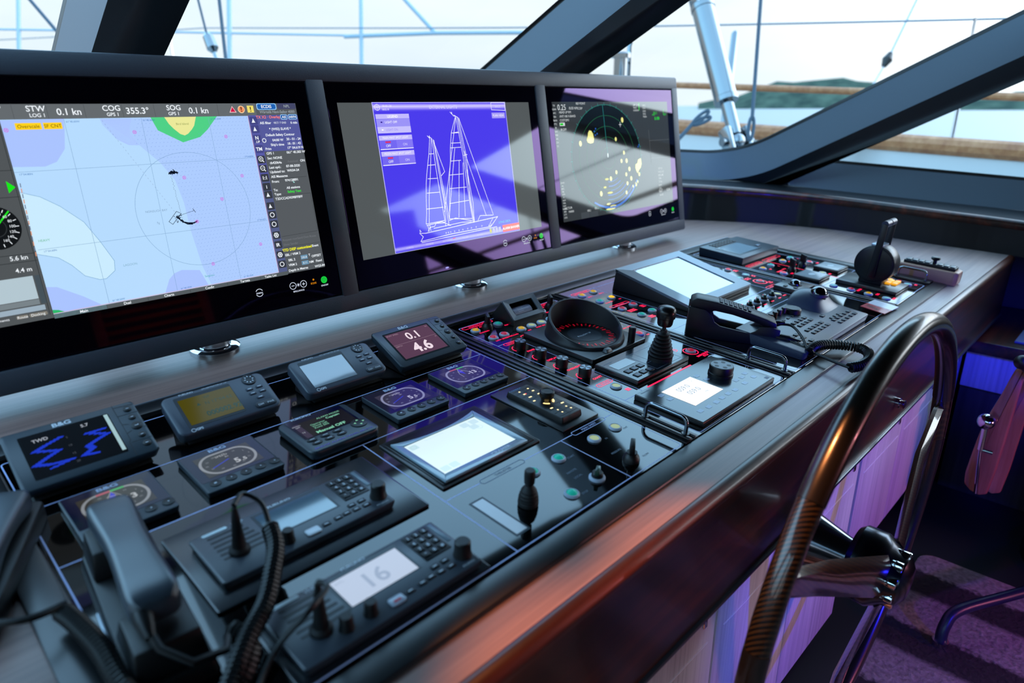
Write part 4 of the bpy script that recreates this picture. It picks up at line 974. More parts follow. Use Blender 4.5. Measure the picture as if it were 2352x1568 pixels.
for y0_, nm in ((87, 'MAIN MAST SPOT LIGHT'), (49, 'MIZEN MAST SPOT LIGHT')):
    b = art(); b.z = .75
    b.rect(-228, y0_+20.2, -127, y0_+31.5, G('#c4bcff', 1.0)); b.rect(-228, y0_, -178, y0_+20, G('#7468f2', 1.0)); b.rect(-177.8, y0_, -127, y0_+20, G('#8478f6', 1.0)); b.rect(-228, y0_-2, -127, y0_-.1, wl); b.up()
    b.text(nm, -178, y0_+26, 5, wl2); b.text('OFF', -203, y0_+7, 6, wl2); b.text('ON', -152, y0_+9, 6, wp); b.rect(-211, y0_+14, -195, y0_+17.5, G('#e02858', 1.0))
    b.build('switch_box', sc2)
b = art(); b.z = .75; b.rect(163, 153, 215, 168, G('#a89ef8', 1.0)); b.up(); b.text('PLAN VIEW', 189, 160.5, 6, wl2); b.build('view_button', sc2)
b = art(); b.z = .75; b.rect(152, -165, 222, -145, G('#ff4a3c', 1.0)); b.up(); b.text('ALARM BANNER', 187, -155, 6.6, wl2, bold=.02); b.build('alarm_banner', sc2, label='red banner with white letters')
b = art(); b.z = .75
for x in (104, 116, 128, 140): b.rect(x-5, -162, x+5, -148, G('#a8b890' if x == 104 else '#b8b4f4', 1.0))
b.up(); b.disc(104, -155, 4, G('#d0c010', 1.0)); b.rect(-40, -158, -30, -155.5, G('#e02858', 1.0)); b.text('LONG DECK', 163, -135, 6, G('#70e0f0', 1.0))
for x, s_ in ((-185, 'NORMAL'), (-120, 'DISABLED'), (-60, 'NOT CONN'), (5, 'FAILURE'), (60, 'MANUAL')): b.text(s_, x, -160, 4, wp)
b.build('status_line', sc2)
b = art(); b.z = .75
def ln_(P, wd=1.3): b.line(P, wd, wl2)
# main mast, rigging and battens
for P in ([(28, 160), (36, 60), (38, -60), (41, -124)], [(33, 160), (42, 54), (43, -60), (46, -124)], [(37, 156), (48, 54), (40, -65), (44, -124)], [(22, 164), (37, 156)], [(14, 170), (20, 162), (28, 160)], [(10, 172), (16, 166), (16, 172)],
          [(26, 158), (5, 118), (-5, 80), (-11, 46), (-21, 10), (-27, -25), (-34, -64), (-42, -104)], [(31, 120), (10, 118)], [(38, 156), (122, -112)], [(42, 70), (94, -111)], [(28, 158), (-33, -20), (-56, -84)], [(20, 46), (-8, -104)], [(10, 78), (-42, -100)], [(33, 40), (15, -104)],
          [(-5, 80), (33, 80)], [(-11, 46), (26, 46)], [(-21, 10), (30, 10)], [(-27, -25), (34, -26)], [(-34, -64), (36, -62)], [(52, 60), (38, 58)], [(-41, -104), (40, -112)], [(-44, -108), (-20, -104), (38, -118)], [(44, 20), (50, -70), (46, -124)]): ln_(P)
for y in (118, 92): ln_([(5+(118-y)*-.2, y), (33, y)])
# mizzen
for P in ([(-64, 106), (-64, 30), (-62, -40), (-58, -122)], [(-60, 104), (-56, 20), (-50, -60), (-46, -122)], [(-58, 102), (-42, -106)], [(-60, 100), (-36, 20), (-50, 10)], [(-70, 110), (-80, 70), (-93, 31), (-103, -3), (-110, -38), (-116, -80), (-123, -108)], [(-66, 106), (-82, 30), (-100, -40), (-112, -106)], [(-73, 112), (-64, 106)], [(-78, 114), (-72, 108), (-70, 114)],
          [(-90, 40), (-64, 40)], [(-96, 6), (-62, 5)], [(-106, -30), (-62, -31)], [(-114, -70), (-58, -71)], [(-80, 68), (-64, 68)], [(-123, -108), (-60, -106)], [(-122, -112), (-70, -108), (-58, -112)], [(-118, -112), (-116, -128)], [(-112, -110), (-110, -128)], [(-58, 60), (-52, -50), (-56, -110)]): ln_(P)
# hull and deckhouse
ln_([(138, -118), (130, -119), (36, -123), (-60, -128), (-128, -131), (-148, -129), (-138, -139), (-148, -150), (-40, -144), (106, -143), (138, -118)], 1.5)
ln_([(-146, -153), (130, -146)]); ln_([(-120, -128), (-112, -118), (-96, -117), (-90, -110), (-60, -112), (-40, -122)]); ln_([(-100, -122), (0, -118), (36, -121)]); ln_([(60, -120), (70, -108), (120, -112)]); ln_([(118, -121), (98, -140), (108, -140), (108, -134)])
for x in (-60, -52, -44, -30, -14, 0, 18, 32, 50, 72): b.arc(x, -138+.02*x, 1.6, .7, wl2, seg=10)
ln_([(-146, -128), (-146, -120), (-142, -126)])
b.build('yacht_drawing', sc2, label='white line drawing of a yacht')
b = art(); b.z = .2; keys_art(b); b.up(); b.disc(-73, -231, 6, glow('#a8a4ff', 1.0), ry=2.2)
b.build('touch_keys', t2, label='white and green lit touch marks')

# ---- screen 3: the radar
t3 = screen_thing(2, 'right large screen showing a round dark radar picture with yellow echoes', None)
b = art(); b.rect(-330, -170, 320, 197, G('#3b4044', .8)); sc3 = b.build('screen_panel', t3)
b = art(); b.z = .15
b.disc(-67, 14, 193, G('#14181c', .4), 90, ry=174); b.up()
gr = G('#2f8a55', .8)
for r in (.2, .4, .6, .8): b.arc(-67, 14, 193*r, .9, gr, seg=90, ry=174*r)
b.arc(-67, 14, 193, 1.4, G('#2f9a88', .8), seg=90, ry=174)
for a in range(0, 360, 10): b.line([(-67+190*math.cos(R_(a)), 14+171*math.sin(R_(a))), (-67+201*math.cos(R_(a)), 14+181*math.sin(R_(a)))], 1.2, G('#38a0a0', .8))
b.line([(-69, 24), (-76, 187)], 1.6, G('#2a9a9a', .9))
yl = G('#f2ee90', 1.0); yd = G('#d8d010', .9)
b.up(); b.poly([(-176, 78), (-160, 82), (-168, 92), (-166, 100), (-158, 108), (-148, 106), (-140, 96), (-137, 80), (-142, 68), (-158, 66), (-172, 70)], yl)
b.poly([(88, -16), (100, -12), (106, 0), (124, 4), (126, -16), (118, -30), (108, -36), (98, -48), (90, -38), (86, -28)], yl)
for x, y, r in ((-210, 68, 9), (29, 137, 9), (-17, 75, 7), (24, 28, 7), (6, 1, 7), (36, 0, 8), (49, -29, 8), (28, -46, 7), (56, -62, 8), (31, -77, 7), (82, -84, 8), (107, -51, 7), (21, -108, 7), (-124, -99, 9), (-29, -35, 7), (-63, -54, 8), (64, -90, 5), (94, -76, 5)): b.disc(x, y, r*.78, yl, 14, ry=r)
for x, y, wd in ((-86, -54, 18), (-100, -80, 14), (-74, -100, 26), (-86, -137, 22), (-62, -146, 30), (-78, -154, 44)): b.disc(x, y, wd*.6, yd if y > -120 else yl, 14, ry=3.5)
bl = G('#2a6ad0', .85); random.seed(11)
for k in range(7):
    r = .45+k*.085; b.arc(-67, 14, 193*r, 3.2 if k % 2 else 2, bl, 262+random.uniform(-8, 8), 300+k*4, ry=174*r)
b.arc(-67, 14, 183, 6, G('#2f78dc', .9), 238, 330, ry=163)
for x, y in ((-132, 104), (-128, 92), (-118, 96), (-124, 112), (112, 44), (118, 50)): b.disc(x, y, 3, bl, 8)
b.disc(-69, 24, 3, G('#d8e8e8', 1.0), 10, ry=8); b.line([(8, 122), (22, 122)], 1.6, wt); b.line([(15, 114), (15, 130)], 1.6, wt)
b.build('radar_picture', sc3, label='round dark radar picture')
b = art(); b.z = .15
tx = G('#dfe6e8', .9)
b.text('0.25', -286, 181, 17, tx); b.text('/0.05 NM', -230, 178, 8, tx); b.text('CCRP', -196, 177, 7, tx); b.text('REF POINT', -190, 192, 7, tx)
for s_, x, y in (('HEAD UP RM', -300, 166), ('ANT:108 X-BAND', -300, 154), ('CUSTOM1', -300, 142), ('IR:OFF', -300, 114), ('EBL1', -205, -147), ('EBL2', -165, -143), ('MARK', -300, -140), ('VECTOR', -320, -128)): b.text(s_, x, y, 7, tx, al='l')
b.rect(-303, 125, -278, 135, tx); b.up(); b.rect(-301, 127, -286, 133, G('#10d020', 1.0))
for k in range(12): b.text(('TX', 'GAIN', 'A/C', 'SEA', 'RAIN', 'FTC', 'IR', 'EAV', 'MBS', 'AIS', 'ON', '0.5')[k], -322, 186-k*11, 5.4, tx)
for k in range(13): b.text(('OWN', 'HL', 'BRG', 'EBL', 'VRM', 'PI', 'ALM', 'TRK', 'CHT', 'MARK', 'SPD', 'CTY', 'LOG')[k], -318, -48-k*9, 5.2, tx)
for k, s_ in enumerate(('HDG', 'STW', 'COG', 'SOG', 'POSN')): b.text(s_, 158, 184-k*9.5, 6, tx, al='l')
for k, s_ in enumerate(('OFF CENT', 'TRUE', 'CURSOR')): b.text(s_, 100, 186-k*9, 6, tx, al='l')
gn = G('#20d838', 1.0); b.text('355.2', 236, 158, 8, gn); b.text('HELP', 226, 152, 6, gn); b.text('0.100', 246, 139, 10, gn, bold=.03); b.text('GPS', 300, 152, 7, gn); b.rect(134, 168, 138, 192, gn); b.rect(290, 150, 292, 170, gn)
for k in range(9): b.text(('TGT 01', 'RNG 0.12', 'BRG 085', 'CPA', 'TCPA', 'BCR', 'CSE', 'SPD', 'NAME')[k], 230, -40-k*12, 6.4, tx, al='l')
b.text('0.17', 240, -120, 10, tx); b.text('10.4', 290, -120, 10, tx)
lg = G('#6a7074', .8)
for q in ([(186, 100), (190, -20)], [(186, 62), (318, 62)], [(188, 0), (318, -2)]): b.line(q, 1.2, lg)
b.rect(-240, -170, -196, -150, G('#4a5056', .8)); b.rect(-194, -170, -150, -152, G('#484e54', .8))
b.build('radar_data', sc3, label='small white radar figures')
b = art(); b.z = .2; keys_art(b, orange=False); b.build('touch_keys', t3, label='white and green lit touch marks')

# ================================================================== INSTRUMENTS ON THE NEAR PANEL
M_BG = mat('blue_black_casing', '#1a2a34', .36, ior=1.6)
M_FUR = mat('slate_blue_casing', '#39424f', .38, spec=.6)
MM = Matrix.Scale(.001, 4)
def dart(z=.4): b = MB(); b.M = MM @ T(0, 0, z); b.dz = .1; return b
IK = glow('#c8d4e0', .75, .3)
ink = mat('casing_ink', '#c4ced8', .5)
def tilted(name, label, s, t0, h, tilt, group=None):
    return thing(name, label, 'marine instrument', PF @ T(s, t0, h) @ RX(tilt), group)
def bracket(par, wdt, dep, tilt, h):
    """gimbal tray under a tilted instrument, standing on the glass"""
    b = MB(); a = R_(tilt); Z0 = -(h-.0015)
    inv = RX(-tilt)
    y1 = dep*math.cos(a); z1 = dep*math.sin(a)
    b.M = inv
    b.hull([(-wdt/2+.012, .006, Z0), (wdt/2-.012, .006, Z0), (wdt/2-.012, y1-.004, Z0), (-wdt/2+.012, y1-.004, Z0)],
           [(-wdt/2+.012, .004, -.020), (wdt/2-.012, .004, -.020), (wdt/2-.012, y1-.010, z1-.024), (-wdt/2+.012, y1-.010, z1-.024)], M_BLACK, .002)
    b.build('mounting_tray', par)
def ridge_body(par, wdt, dep, thick, r, m, name='casing'):
    b = MB(); b.hull([(x, y, -thick) for x, y in rr(-wdt/2+.004, .003, wdt/2-.004, dep-.003, r)], [(x, y, 0) for x, y in rr(-wdt/2, 0, wdt/2, dep, r)], m, .0028, 2); return b.build(name, par)
def big_plotter(label, s, kind):
    t = tilted('chart_plotter', label, s, 1.007, .025, 21)
    bracket(t, .182, .117, 21, .025); ridge_body(t, .182, .117, .019, .006, M_BG)
    b = dart()
    for P in ([(57, 1), (57, 32), (60, 36), (60, 116)], [(60, 30), (91, 30)], [(60, 50), (68, 54)], [(86, 54), (91, 54)], [(60, 71), (69, 68)], [(86, 68), (91, 68)], [(60, 90), (91, 90)], [(60, 110), (91, 108)]): b.line(P, .8, M_BLACK)
    b.text('B&G', -12, 109, 7.5, ink, bold=.03, sx=1.25); b.build('front_print', t)
    b = dart(.3); b.rrect(-71, 15, 50, 103, 2, mat('plotter_display_border', '#050507', .25, spec=.04)); o = b.build('display', t)
    b = dart(.5); x0_, y0_, x1_, y1_ = -67, 19, 46, 99
    def g(h, es=1.0): return glow(h, es, .25, None, .03)
    if kind == 'depth':
        b.rect(x0_, y0_, x1_, y1_, g('#5e3a52', .85)); b.up()
        w_ = g('#f0dce6', 1.0); lw = g('#a88a9a', .9)
        b.line([(x0_, 63), (x1_, 63)], .5, lw); b.text('0.1', -8, 80, 21, w_, bold=.02); b.text('4.6', -8, 42, 27, w_, bold=.03)
        b.text('BOAT SPEED', -65, 94, 3.8, lw, al='l'); b.text('DEPTH', -65, 58, 3.8, lw, al='l'); b.text('kn', 40, 94, 4.6, lw); b.text('m', 41, 58, 4.6, lw)
    else:
        b.rect(x0_, y0_, x1_, y1_, g('#04050a', .7)); b.up(); bl_ = g('#1c3ad0', .9)
        random.seed(5 if kind == 'wave' else 9)
        for cx, P in ((-42, [(-22, 82), (-44, 74), (-58, 68), (-30, 58), (-48, 50), (-64, 42), (-46, 36), (-20, 34), (-50, 28)]), (18, [(34, 74), (12, 74), (36, 62), (20, 56), (6, 50), (10, 42), (-4, 34), (16, 30)])):
            b.line(P, 2.6, bl_); b.up()
            for k in range(len(P)-1):
                for j in range(4):
                    q = j/4; x = P[k][0]*(1-q)+P[k+1][0]*q; y = P[k][1]*(1-q)+P[k+1][1]*q; b.poly([(x-6, y-1.5), (x+3, y-2), (x+6, y+1), (x-2, y+2.2)], bl_)
        wv = g('#b9c2d0', .8); b.text('TWD', -46, 88, 6, wv, bold=.02); b.text('5.7', 14, 92, 6, wv, bold=.02)
        for k in range(4): b.text(str(k*5+5), -14, 78-k*17, 3.6, g('#5a626e', .7))
        b.up(); b.rect(43, 20, 48.5, 101, g('#a8ccd4', .9))
    b.build('picture', o, label='lit screen picture')
    for y, r in ((100.5, 6), (80.5, 5.4), (60.5, 8), (39.5, 5.4), (20, 6)):
        b = MB(); b.M = MM @ T(78, y, 0); b.lathe([(r, 0), (r, 1.2), (r-.9, 1.8)], M_BLACK, 22); b.M = MM @ T(78, y, 1.9); b.rect(-2, -.5, 2, .5, ink) if r != 8 else b.line([(-3, 0), (2, 0), (2, 2)], .9, ink)
        b.build('key', t)
big_plotter('tilted black plotter with blue wave traces, nearest of the back row of instruments', .19, 'wave')
big_plotter('tilted black plotter reading 0.1 over 4.6 on a plum screen', .837, 'depth')

def slate_plotter(label, s, kind):
    t = tilted('navigator', label, s, 1.02, .025, 24)
    bracket(t, .178, .089, 24, .025)
    b = MB(); b.hull([(x, y, -.024) for x, y in rr(-.087, .002, .087, .087, .010)], [(x, y, 0) for x, y in rr(-.089, 0, .089, .089, .012)], M_FUR, .004, 3); b.build('casing', t)
    b = dart(); b.rrect(-70, 11, 26, 81, 3, mat('navigator_screen_border', '#161b24', .4)); o = b.build('display', t)  # plain dark border round the display
    b = dart(.6)
    if kind == 'olive':
        b.rect(-65, 16, 25, 74, glow('#4a4404', 1.0, .12, None, .2)); b.up(); dg = glow('#1c3a10', .7, .2)
        b.text('N 17°04.62', -4, 53, 7, dg); b.text('000002.92', -4, 30, 10, dg, bold=.03); b.poly([(-41, 52), (-34, 52), (-37.5, 58)], dg); b.text('WP', -20, 66, 5, dg)
    else:
        b.rect(-70, 12, 22, 72, mat('blank_mirror_lcd', '#8a97a0', .04, spec=1.0, coat=1.0))
    b.build('picture', o, label='olive green lit screen' if kind == 'olive' else 'blank reflecting screen')
    b = dart(); b.text('FURUNO', -58, 85, 3.4, ink, al='l', sx=1.2, bold=.02); b.text('GPS NAVIGATOR GP-150', -20, 85, 2.8, ink, al='l'); b.arc(-66, 5.5, 3.4, .9, ink, seg=16); b.text('GPS', -56, 5.5, 4.6, ink, bold=.03); b.build('front_print', t)
    b = MB(); b.M = MM @ T(61, 76, 0); b.lathe([(12.5, 0), (12.5, 1), (11, 1.8), (6, 1.2), (0, 1.2)], mat('dark_pad', '#151b24', .4), 26)
    b.M = MM @ T(61, 76, 2.0)
    for a in range(0, 360, 45): b.poly([(9.5*math.cos(R_(a)), 9.5*math.sin(R_(a))), (6*math.cos(R_(a+14)), 6*math.sin(R_(a+14))), (6*math.cos(R_(a-14)), 6*math.sin(R_(a-14)))], ink)
    b.build('cursor_pad', t)
    for x, y in ((52, 54.5), (70, 55), (53, 43.5), (71, 43.5), (61, 31)):
        b = MB(); b.M = MM; b.box(x-6, x+6, y-3, y+3, 0, 1.6, M_FUR, .8); b.M = MM @ T(x, y, 1.7); b.rect(-3.4, -.7, 3.4, .7, ink); b.build('key', t)
    b = MB(); b.M = MM; b.prism(rr(44, 7, 82, 21, 6.5), 0, 1.2, mat('dark_pad'), .5); b.M = MM @ T(0, 0, 1.3); b.text('DIM', 54, 14, 4, ink); b.text('PWR', 72, 14, 4, ink); b.build('power_key', t)
slate_plotter('slate grey tilted navigator with an olive yellow screen', .405, 'olive')
slate_plotter('slate grey tilted navigator with a blank pale reflecting screen', .634, 'blank')

def gauge(label, s0, t0, kind, grp=None):
    t = thing('sailing_display', label, 'marine instrument', PF @ T(s0, t0, .0012), grp)
    b = MB(); b.M = MM; b.hull([(x, y, 0) for x, y in rr(-59, 2, 59, 118, 4)], [(x, y, 10.8) for x, y in rr(-60, 0, 60, 120, 4)], M_BG, 1.6, 2); b.build('casing', t)
    b = dart(11.1); b.rrect(-57, 28, 57, 117, 2, mat('blue_black_gauge_glass', '#04061a', .10, spec=.6, emit='#02032a', es=.5)); o = b.build('display', t)
    b = dart(11.3)
    base = glow('#35324a' if kind[1] else '#33302a', .8, .12); rg = glow('#8c90b4' if kind[1] else '#8d9298', .85, .12); tw = glow('#b8b8d4' if kind[1] else '#b4b8bc', .9, .12)
    b.rect(-43, 36, 43, 100, base); b.up()
    # stadium-shaped scale ring
    P = [(17+24*math.cos(R_(a)), 68+29*math.sin(R_(a))) for a in range(-90, 91, 10)]+[(-17+24*math.cos(R_(a)), 68+29*math.sin(R_(a))) for a in range(90, 271, 10)]
    b.line(P, 4.2, rg, closed=True); b.up()
    for a in range(0, 360, 30):
        x = math.cos(R_(a)); y = math.sin(R_(a)); q = (x*33, 68+y*22); b.text(str((a//30)*5), q[0], q[1], 3.4, rg)
    if kind[0] == 'wind':
        b.line([(-18, 97), (0, 97)], 4.4, glow('#b05060', .9, .12)); b.line([(0, 97), (18, 97)], 4.4, glow('#40b060', .9, .12)); b.up()
        b.poly([(0, 94), (-6, 78), (0, 66), (3, 84)], glow('#3030c8', .9, .12)); b.line([(0, 94), (-11, 74), (-12, 58)], 1.4, rg); b.line([(0, 94), (11, 74), (13, 58)], 1.4, rg); b.text('-13', 15, 66, 12, tw, bold=.03); b.text('TWA', -2, 82, 4, tw)
    else:
        b.text('SPEED', -4, 86, 5, tw); b.text('kn', 2, 79, 4, tw); b.line([(-28, 58), (2, 70)], 1.6, glow('#2f3ed0', .9, .12)); b.text('5', 10, 58, 13, tw, bold=.03); b.text('.5', 20, 56, 8, tw, bold=.03)
    b.build('picture', o, label='oval lit scale'); b = dart(11.2); b.up(2); b.text('B&G', 0, 110, 8, glow('#6f9ad0', .8, .3), bold=.03, sx=1.3); b.build('front_print', t)
    for x in (-41.5, -17.6, 5.3, 28.5, 51.5):
        b = MB(); b.M = MM @ T(x, 18, 10.8); b.lathe([(8.2, 0), (8.2, 1.1), (7, 1.6)], M_BLACK, 22); b.M = MM @ T(x, 18, 12.6); b.rect(-2, -1.4, 2, 1.4, ink) if x < -30 else b.disc(0, 0, 1.1, ink, 10); b.build('key', t)
gauge('small square display with a -13 wind dial, partly hidden by the near telephone handset', .1915, .861, ('wind', 0))
gauge('small square display reading 5.5 beside the near telephone handset', .351, .861, ('speed', 0))
gauge('small square display reading 5.5 between the green-text display and the -13 dial', .686, .857, ('speed', 1))
gauge('small square display with a -13 wind dial beside the steering bowl panel', .8455, .857, ('wind', 1))

# alarm/AIS style display with six oval keys
t = thing('alarm_display', 'rounded blue-black display with pale green text and six oval keys', 'marine instrument', PF @ T(.517, .852, .0012) @ Matrix.Diagonal((1, .92, 1, 1)))
b = MB(); b.M = MM; b.hull([(x, y, 0) for x, y in rr(-64, -3, 64, 126, 12)], [(x, y, 17) for x, y in rr(-67, -3, 67, 127, 14)], M_BG, 4, 3); b.build('casing', t)
b = dart(17.3); b.rect(-52, 46, 54, 122, mat('navy_display_glass', '#060a2c', .12, spec=.7)); o = b.build('display', t)
b = dart(17.5); b.rect(-47, 48, -36, 104, glow('#3a3048', .8, .2)); b.rect(-35, 48, 50, 106, glow('#17131c', .8, .15)); b.up()
tg = glow('#8ad8b8', .9, .2); b.text('ALARM MODE', 20, 101, 5, tg); b.text('Captain', 24, 92, 6, tg, bold=.02)
for k, s_ in enumerate(('Operator', 'Visual call', 'Zone 002')): b.text(s_, -8, 86-k*7, 5, tg)
b.text('Manual OFF', 2, 56, 8, tg, bold=.03); b.text('BNWAS', -42, 98, 3, IK); b.text('OFF', -42, 92, 3.4, IK); b.text('12', -42, 70, 4, IK); b.build('picture', o, label='dark screen with pale green lines of text')
b = dart(17.4); b.text('FURUNO', -20, 124, 5, ink, sx=1.3, bold=.03); b.text('BRIDGE ALARM PANEL BR-510', 0, 8, 5, mat('violet_ink', '#7266b0', .5), sx=1.15, bold=.02); b.build('front_print', t)
for x, y in ((-44, 38), (-20, 38), (3, 38), (-42, 24), (-19, 24), (4, 24)):
    b = MB(); b.M = MM @ T(x, y, 17); b.lathe([(8, 0), (8, 1.2), (6.6, 1.9)], M_BLACK, 22, M=Matrix.Diagonal((1.15, .72, 1, 1))); b.M = MM @ T(x, y, 19.1); b.rect(-4.5, -.8, 4.5, .8, ink); b.build('key', t)
b = MB(); b.M = MM @ T(45, 36, 17); b.lathe([(15, 0), (15, 1.4), (12, 2.2)], M_BLACK, 28); b.M = MM @ T(45, 36, 19.4)
for a in (0, 90, 180, 270): b.poly([(11*math.cos(R_(a)), 11*math.sin(R_(a))), (7*math.cos(R_(a+22)), 7*math.sin(R_(a+22))), (7*math.cos(R_(a-22)), 7*math.sin(R_(a-22)))], tg)
b.build('cursor_pad', t)

# touch panel with its curling clear film
t = thing('touch_panel', 'flat touch panel with a bright white screen in the near glass panel', 'touch panel', PF @ T(.66, .731, .0012))
b = MB(); b.M = T(-.66, -.731, 0); b.prism(rr(.557, .653, .776, .822, .003), 0, .003, M_SATIN, .001); b.prism(rr(.563, .66, .770, .815, .003), .003, .0042, mat('panel_rebate', '#05070a', .3), .0005); b.build('mounting_frame', t)
b = MB(); n = 16; M_FILM = mat('pale_grey_bezel', '#93a9b6', .2, spec=.8, coat=.5)
# bezel: four strips, back one dished
def bz(p): b.prism(p, .0042, .009, M_FILM, .0008)
bz_l = [(-.092, -.070), (-.080, -.054), (-.080, .052), (-.092, .072)]; bz_r = [(.079, -.054), (.092, -.070), (.092, .072), (.079, .052)]
bz(bz_l); bz(bz_r); bz([(-.092, -.070), (.092, -.070), (.079, -.054), (-.080, -.054)])
dish = [(-.092+.184*i/n, .072-.016*math.sin(math.pi*i/n)**.8) for i in range(n+1)]
bz([(-.080, .052), (.079, .052)]+dish[::-1]); b.build('bezel', t)
b = MB(); b.z = .0075; b.rect(-.081, -.055, .080, .053, glow('#dcf4fc', 1.0, .15)); b.up(); lt = glow('#c4e2ea', 1.0, .15)
for x, y in ((-.068, .040), (.066, .040), (-.068, -.042), (-.05, -.042), (.045, .040), (.055, .026)): b.rrect(x-.008, y-.007, x+.008, y+.007, .002, lt)
b.arc(.062, .02, .006, .001, lt); b.arc(-.068, .040, .005, .001, glow('#a8d8c8', 1, .15)); b.text('System Overview', -.02, .046, .004, lt); b.build('screen', t, label='bright white lit screen')
b = MB(); b.z = .0092; b.text('CRAMER', .035, -.062, .006, mat('white_ink'), bold=.04, sx=1.3); b.build('maker_print', t)
b = MB(); b.z = .0035
for k, c in enumerate(('#20a050', '#184038', '#184038')): b.disc(-.02+.012*k, .079, .0014, glow(c, .8, .3), 8)
b.build('status_lights', t)

# lit yellow keypad with a turning knob
t = thing('camera_keypad', 'black oblong keypad with glowing yellow keys and a central knob', 'keypad', PF @ T(.877, .738, .0012))
b = MB(); b.M = T(-.877, -.738, 0); b.box(.829, .931, .646, .834, 0, .003, M_SATIN, .001); b.build('base_plate', t)
b = MB(); b.M = T(-.855, -.72, 0); b.hull([(x, y, .003) for x, y in rr(.824, .645, .882, .790, .003)], [(x, y, .0145) for x, y in rr(.826, .647, .880, .788, .003)], M_BLACK, .0012); b.build('casing', t)
b = MB(); b.M = T(-.855, -.72, 0); b.z = .0148
for P in ([(.828, .776), (.878, .776)], [(.828, .765), (.878, .765)], [(.828, .750), (.878, .750)], [(.828, .735), (.878, .735)], [(.853, .776), (.853, .735)], [(.828, .694), (.878, .694)], [(.828, .681), (.878, .681)], [(.828, .668), (.878, .668)], [(.853, .694), (.853, .650)], [(.828, .655), (.878, .655)]): b.line(P, .0007, mat('key_gap', '#020203', .6))
b.text('CAMERA', .842, .783, .0036, mat('blue_ink', '#5c8fd0', .5), sx=1.6); b.build('key_grid', t)
yk = glow('#ffe9a8', 1.6, .3)
for k, (x, y, w_) in enumerate(((.866, .771, .0022), (.842, .771, .0022), (.867, .758, .003), (.843, .758, .0034), (.867, .742, .004), (.843, .743, .004), (.837, .727, .003), (.872, .687, .004), (.867, .673, .002), (.869, .663, .002), (.840, .686, .0035), (.844, .674, .0018), (.844, .663, .0018))):
    b = MB(); b.M = T(x-.855, y-.72, .0150); b.rrect(-w_, -.0018, w_, .0018, .0012, yk)
    if k == 3: b.up(2); b.rect(.0012, -.0018, .0045, .0014, glow('#ff3040', 1.2, .3))
    b.build('lit_key', t)
b = MB(); b.M = T(.001, -.007, .0145); b.lathe([(.0105, 0), (.0105, .004), (.0125, .007), (.0145, .012), (.0145, .019), (.0120, .021), (.0115, .020), (0, .0195)], M_BLACK, 32); b.build('turning_knob', t)
b = MB(); b.M = T(.001, -.007, .0151)
for a0, a1 in ((195, 250), (290, 345)):
    b.arc(0, 0, .0135, .0042, glow('#ffd98a', 2.0, .3), a0, a1, 30)
b.build('light_ring', t, label='two glowing yellow arcs under the knob')

# proportional joystick on the near panel
t = thing('joystick', 'small black thruster joystick with a bellows boot on the near panel', 'joystick', PF @ T(.628, .544, .001))
b = MB(); b.lathe([(.013, 0), (.0155, .001), (.0158, .006), (.0148, .008), (.0155, .010), (.0145, .013), (.0150, .015), (.0135, .018), (.0138, .020), (.0120, .023), (.0122, .025), (.0105, .028), (.0080, .031), (.0060, .034)], M_SOFT, 30); b.build('boot', t)
b = MB(); b.lathe([(.0048, .030), (.0048, .036), (.0078, .038), (.0084, .050), (.0082, .058), (.0070, .060)], M_BLACK, 28); b.build('grip', t)

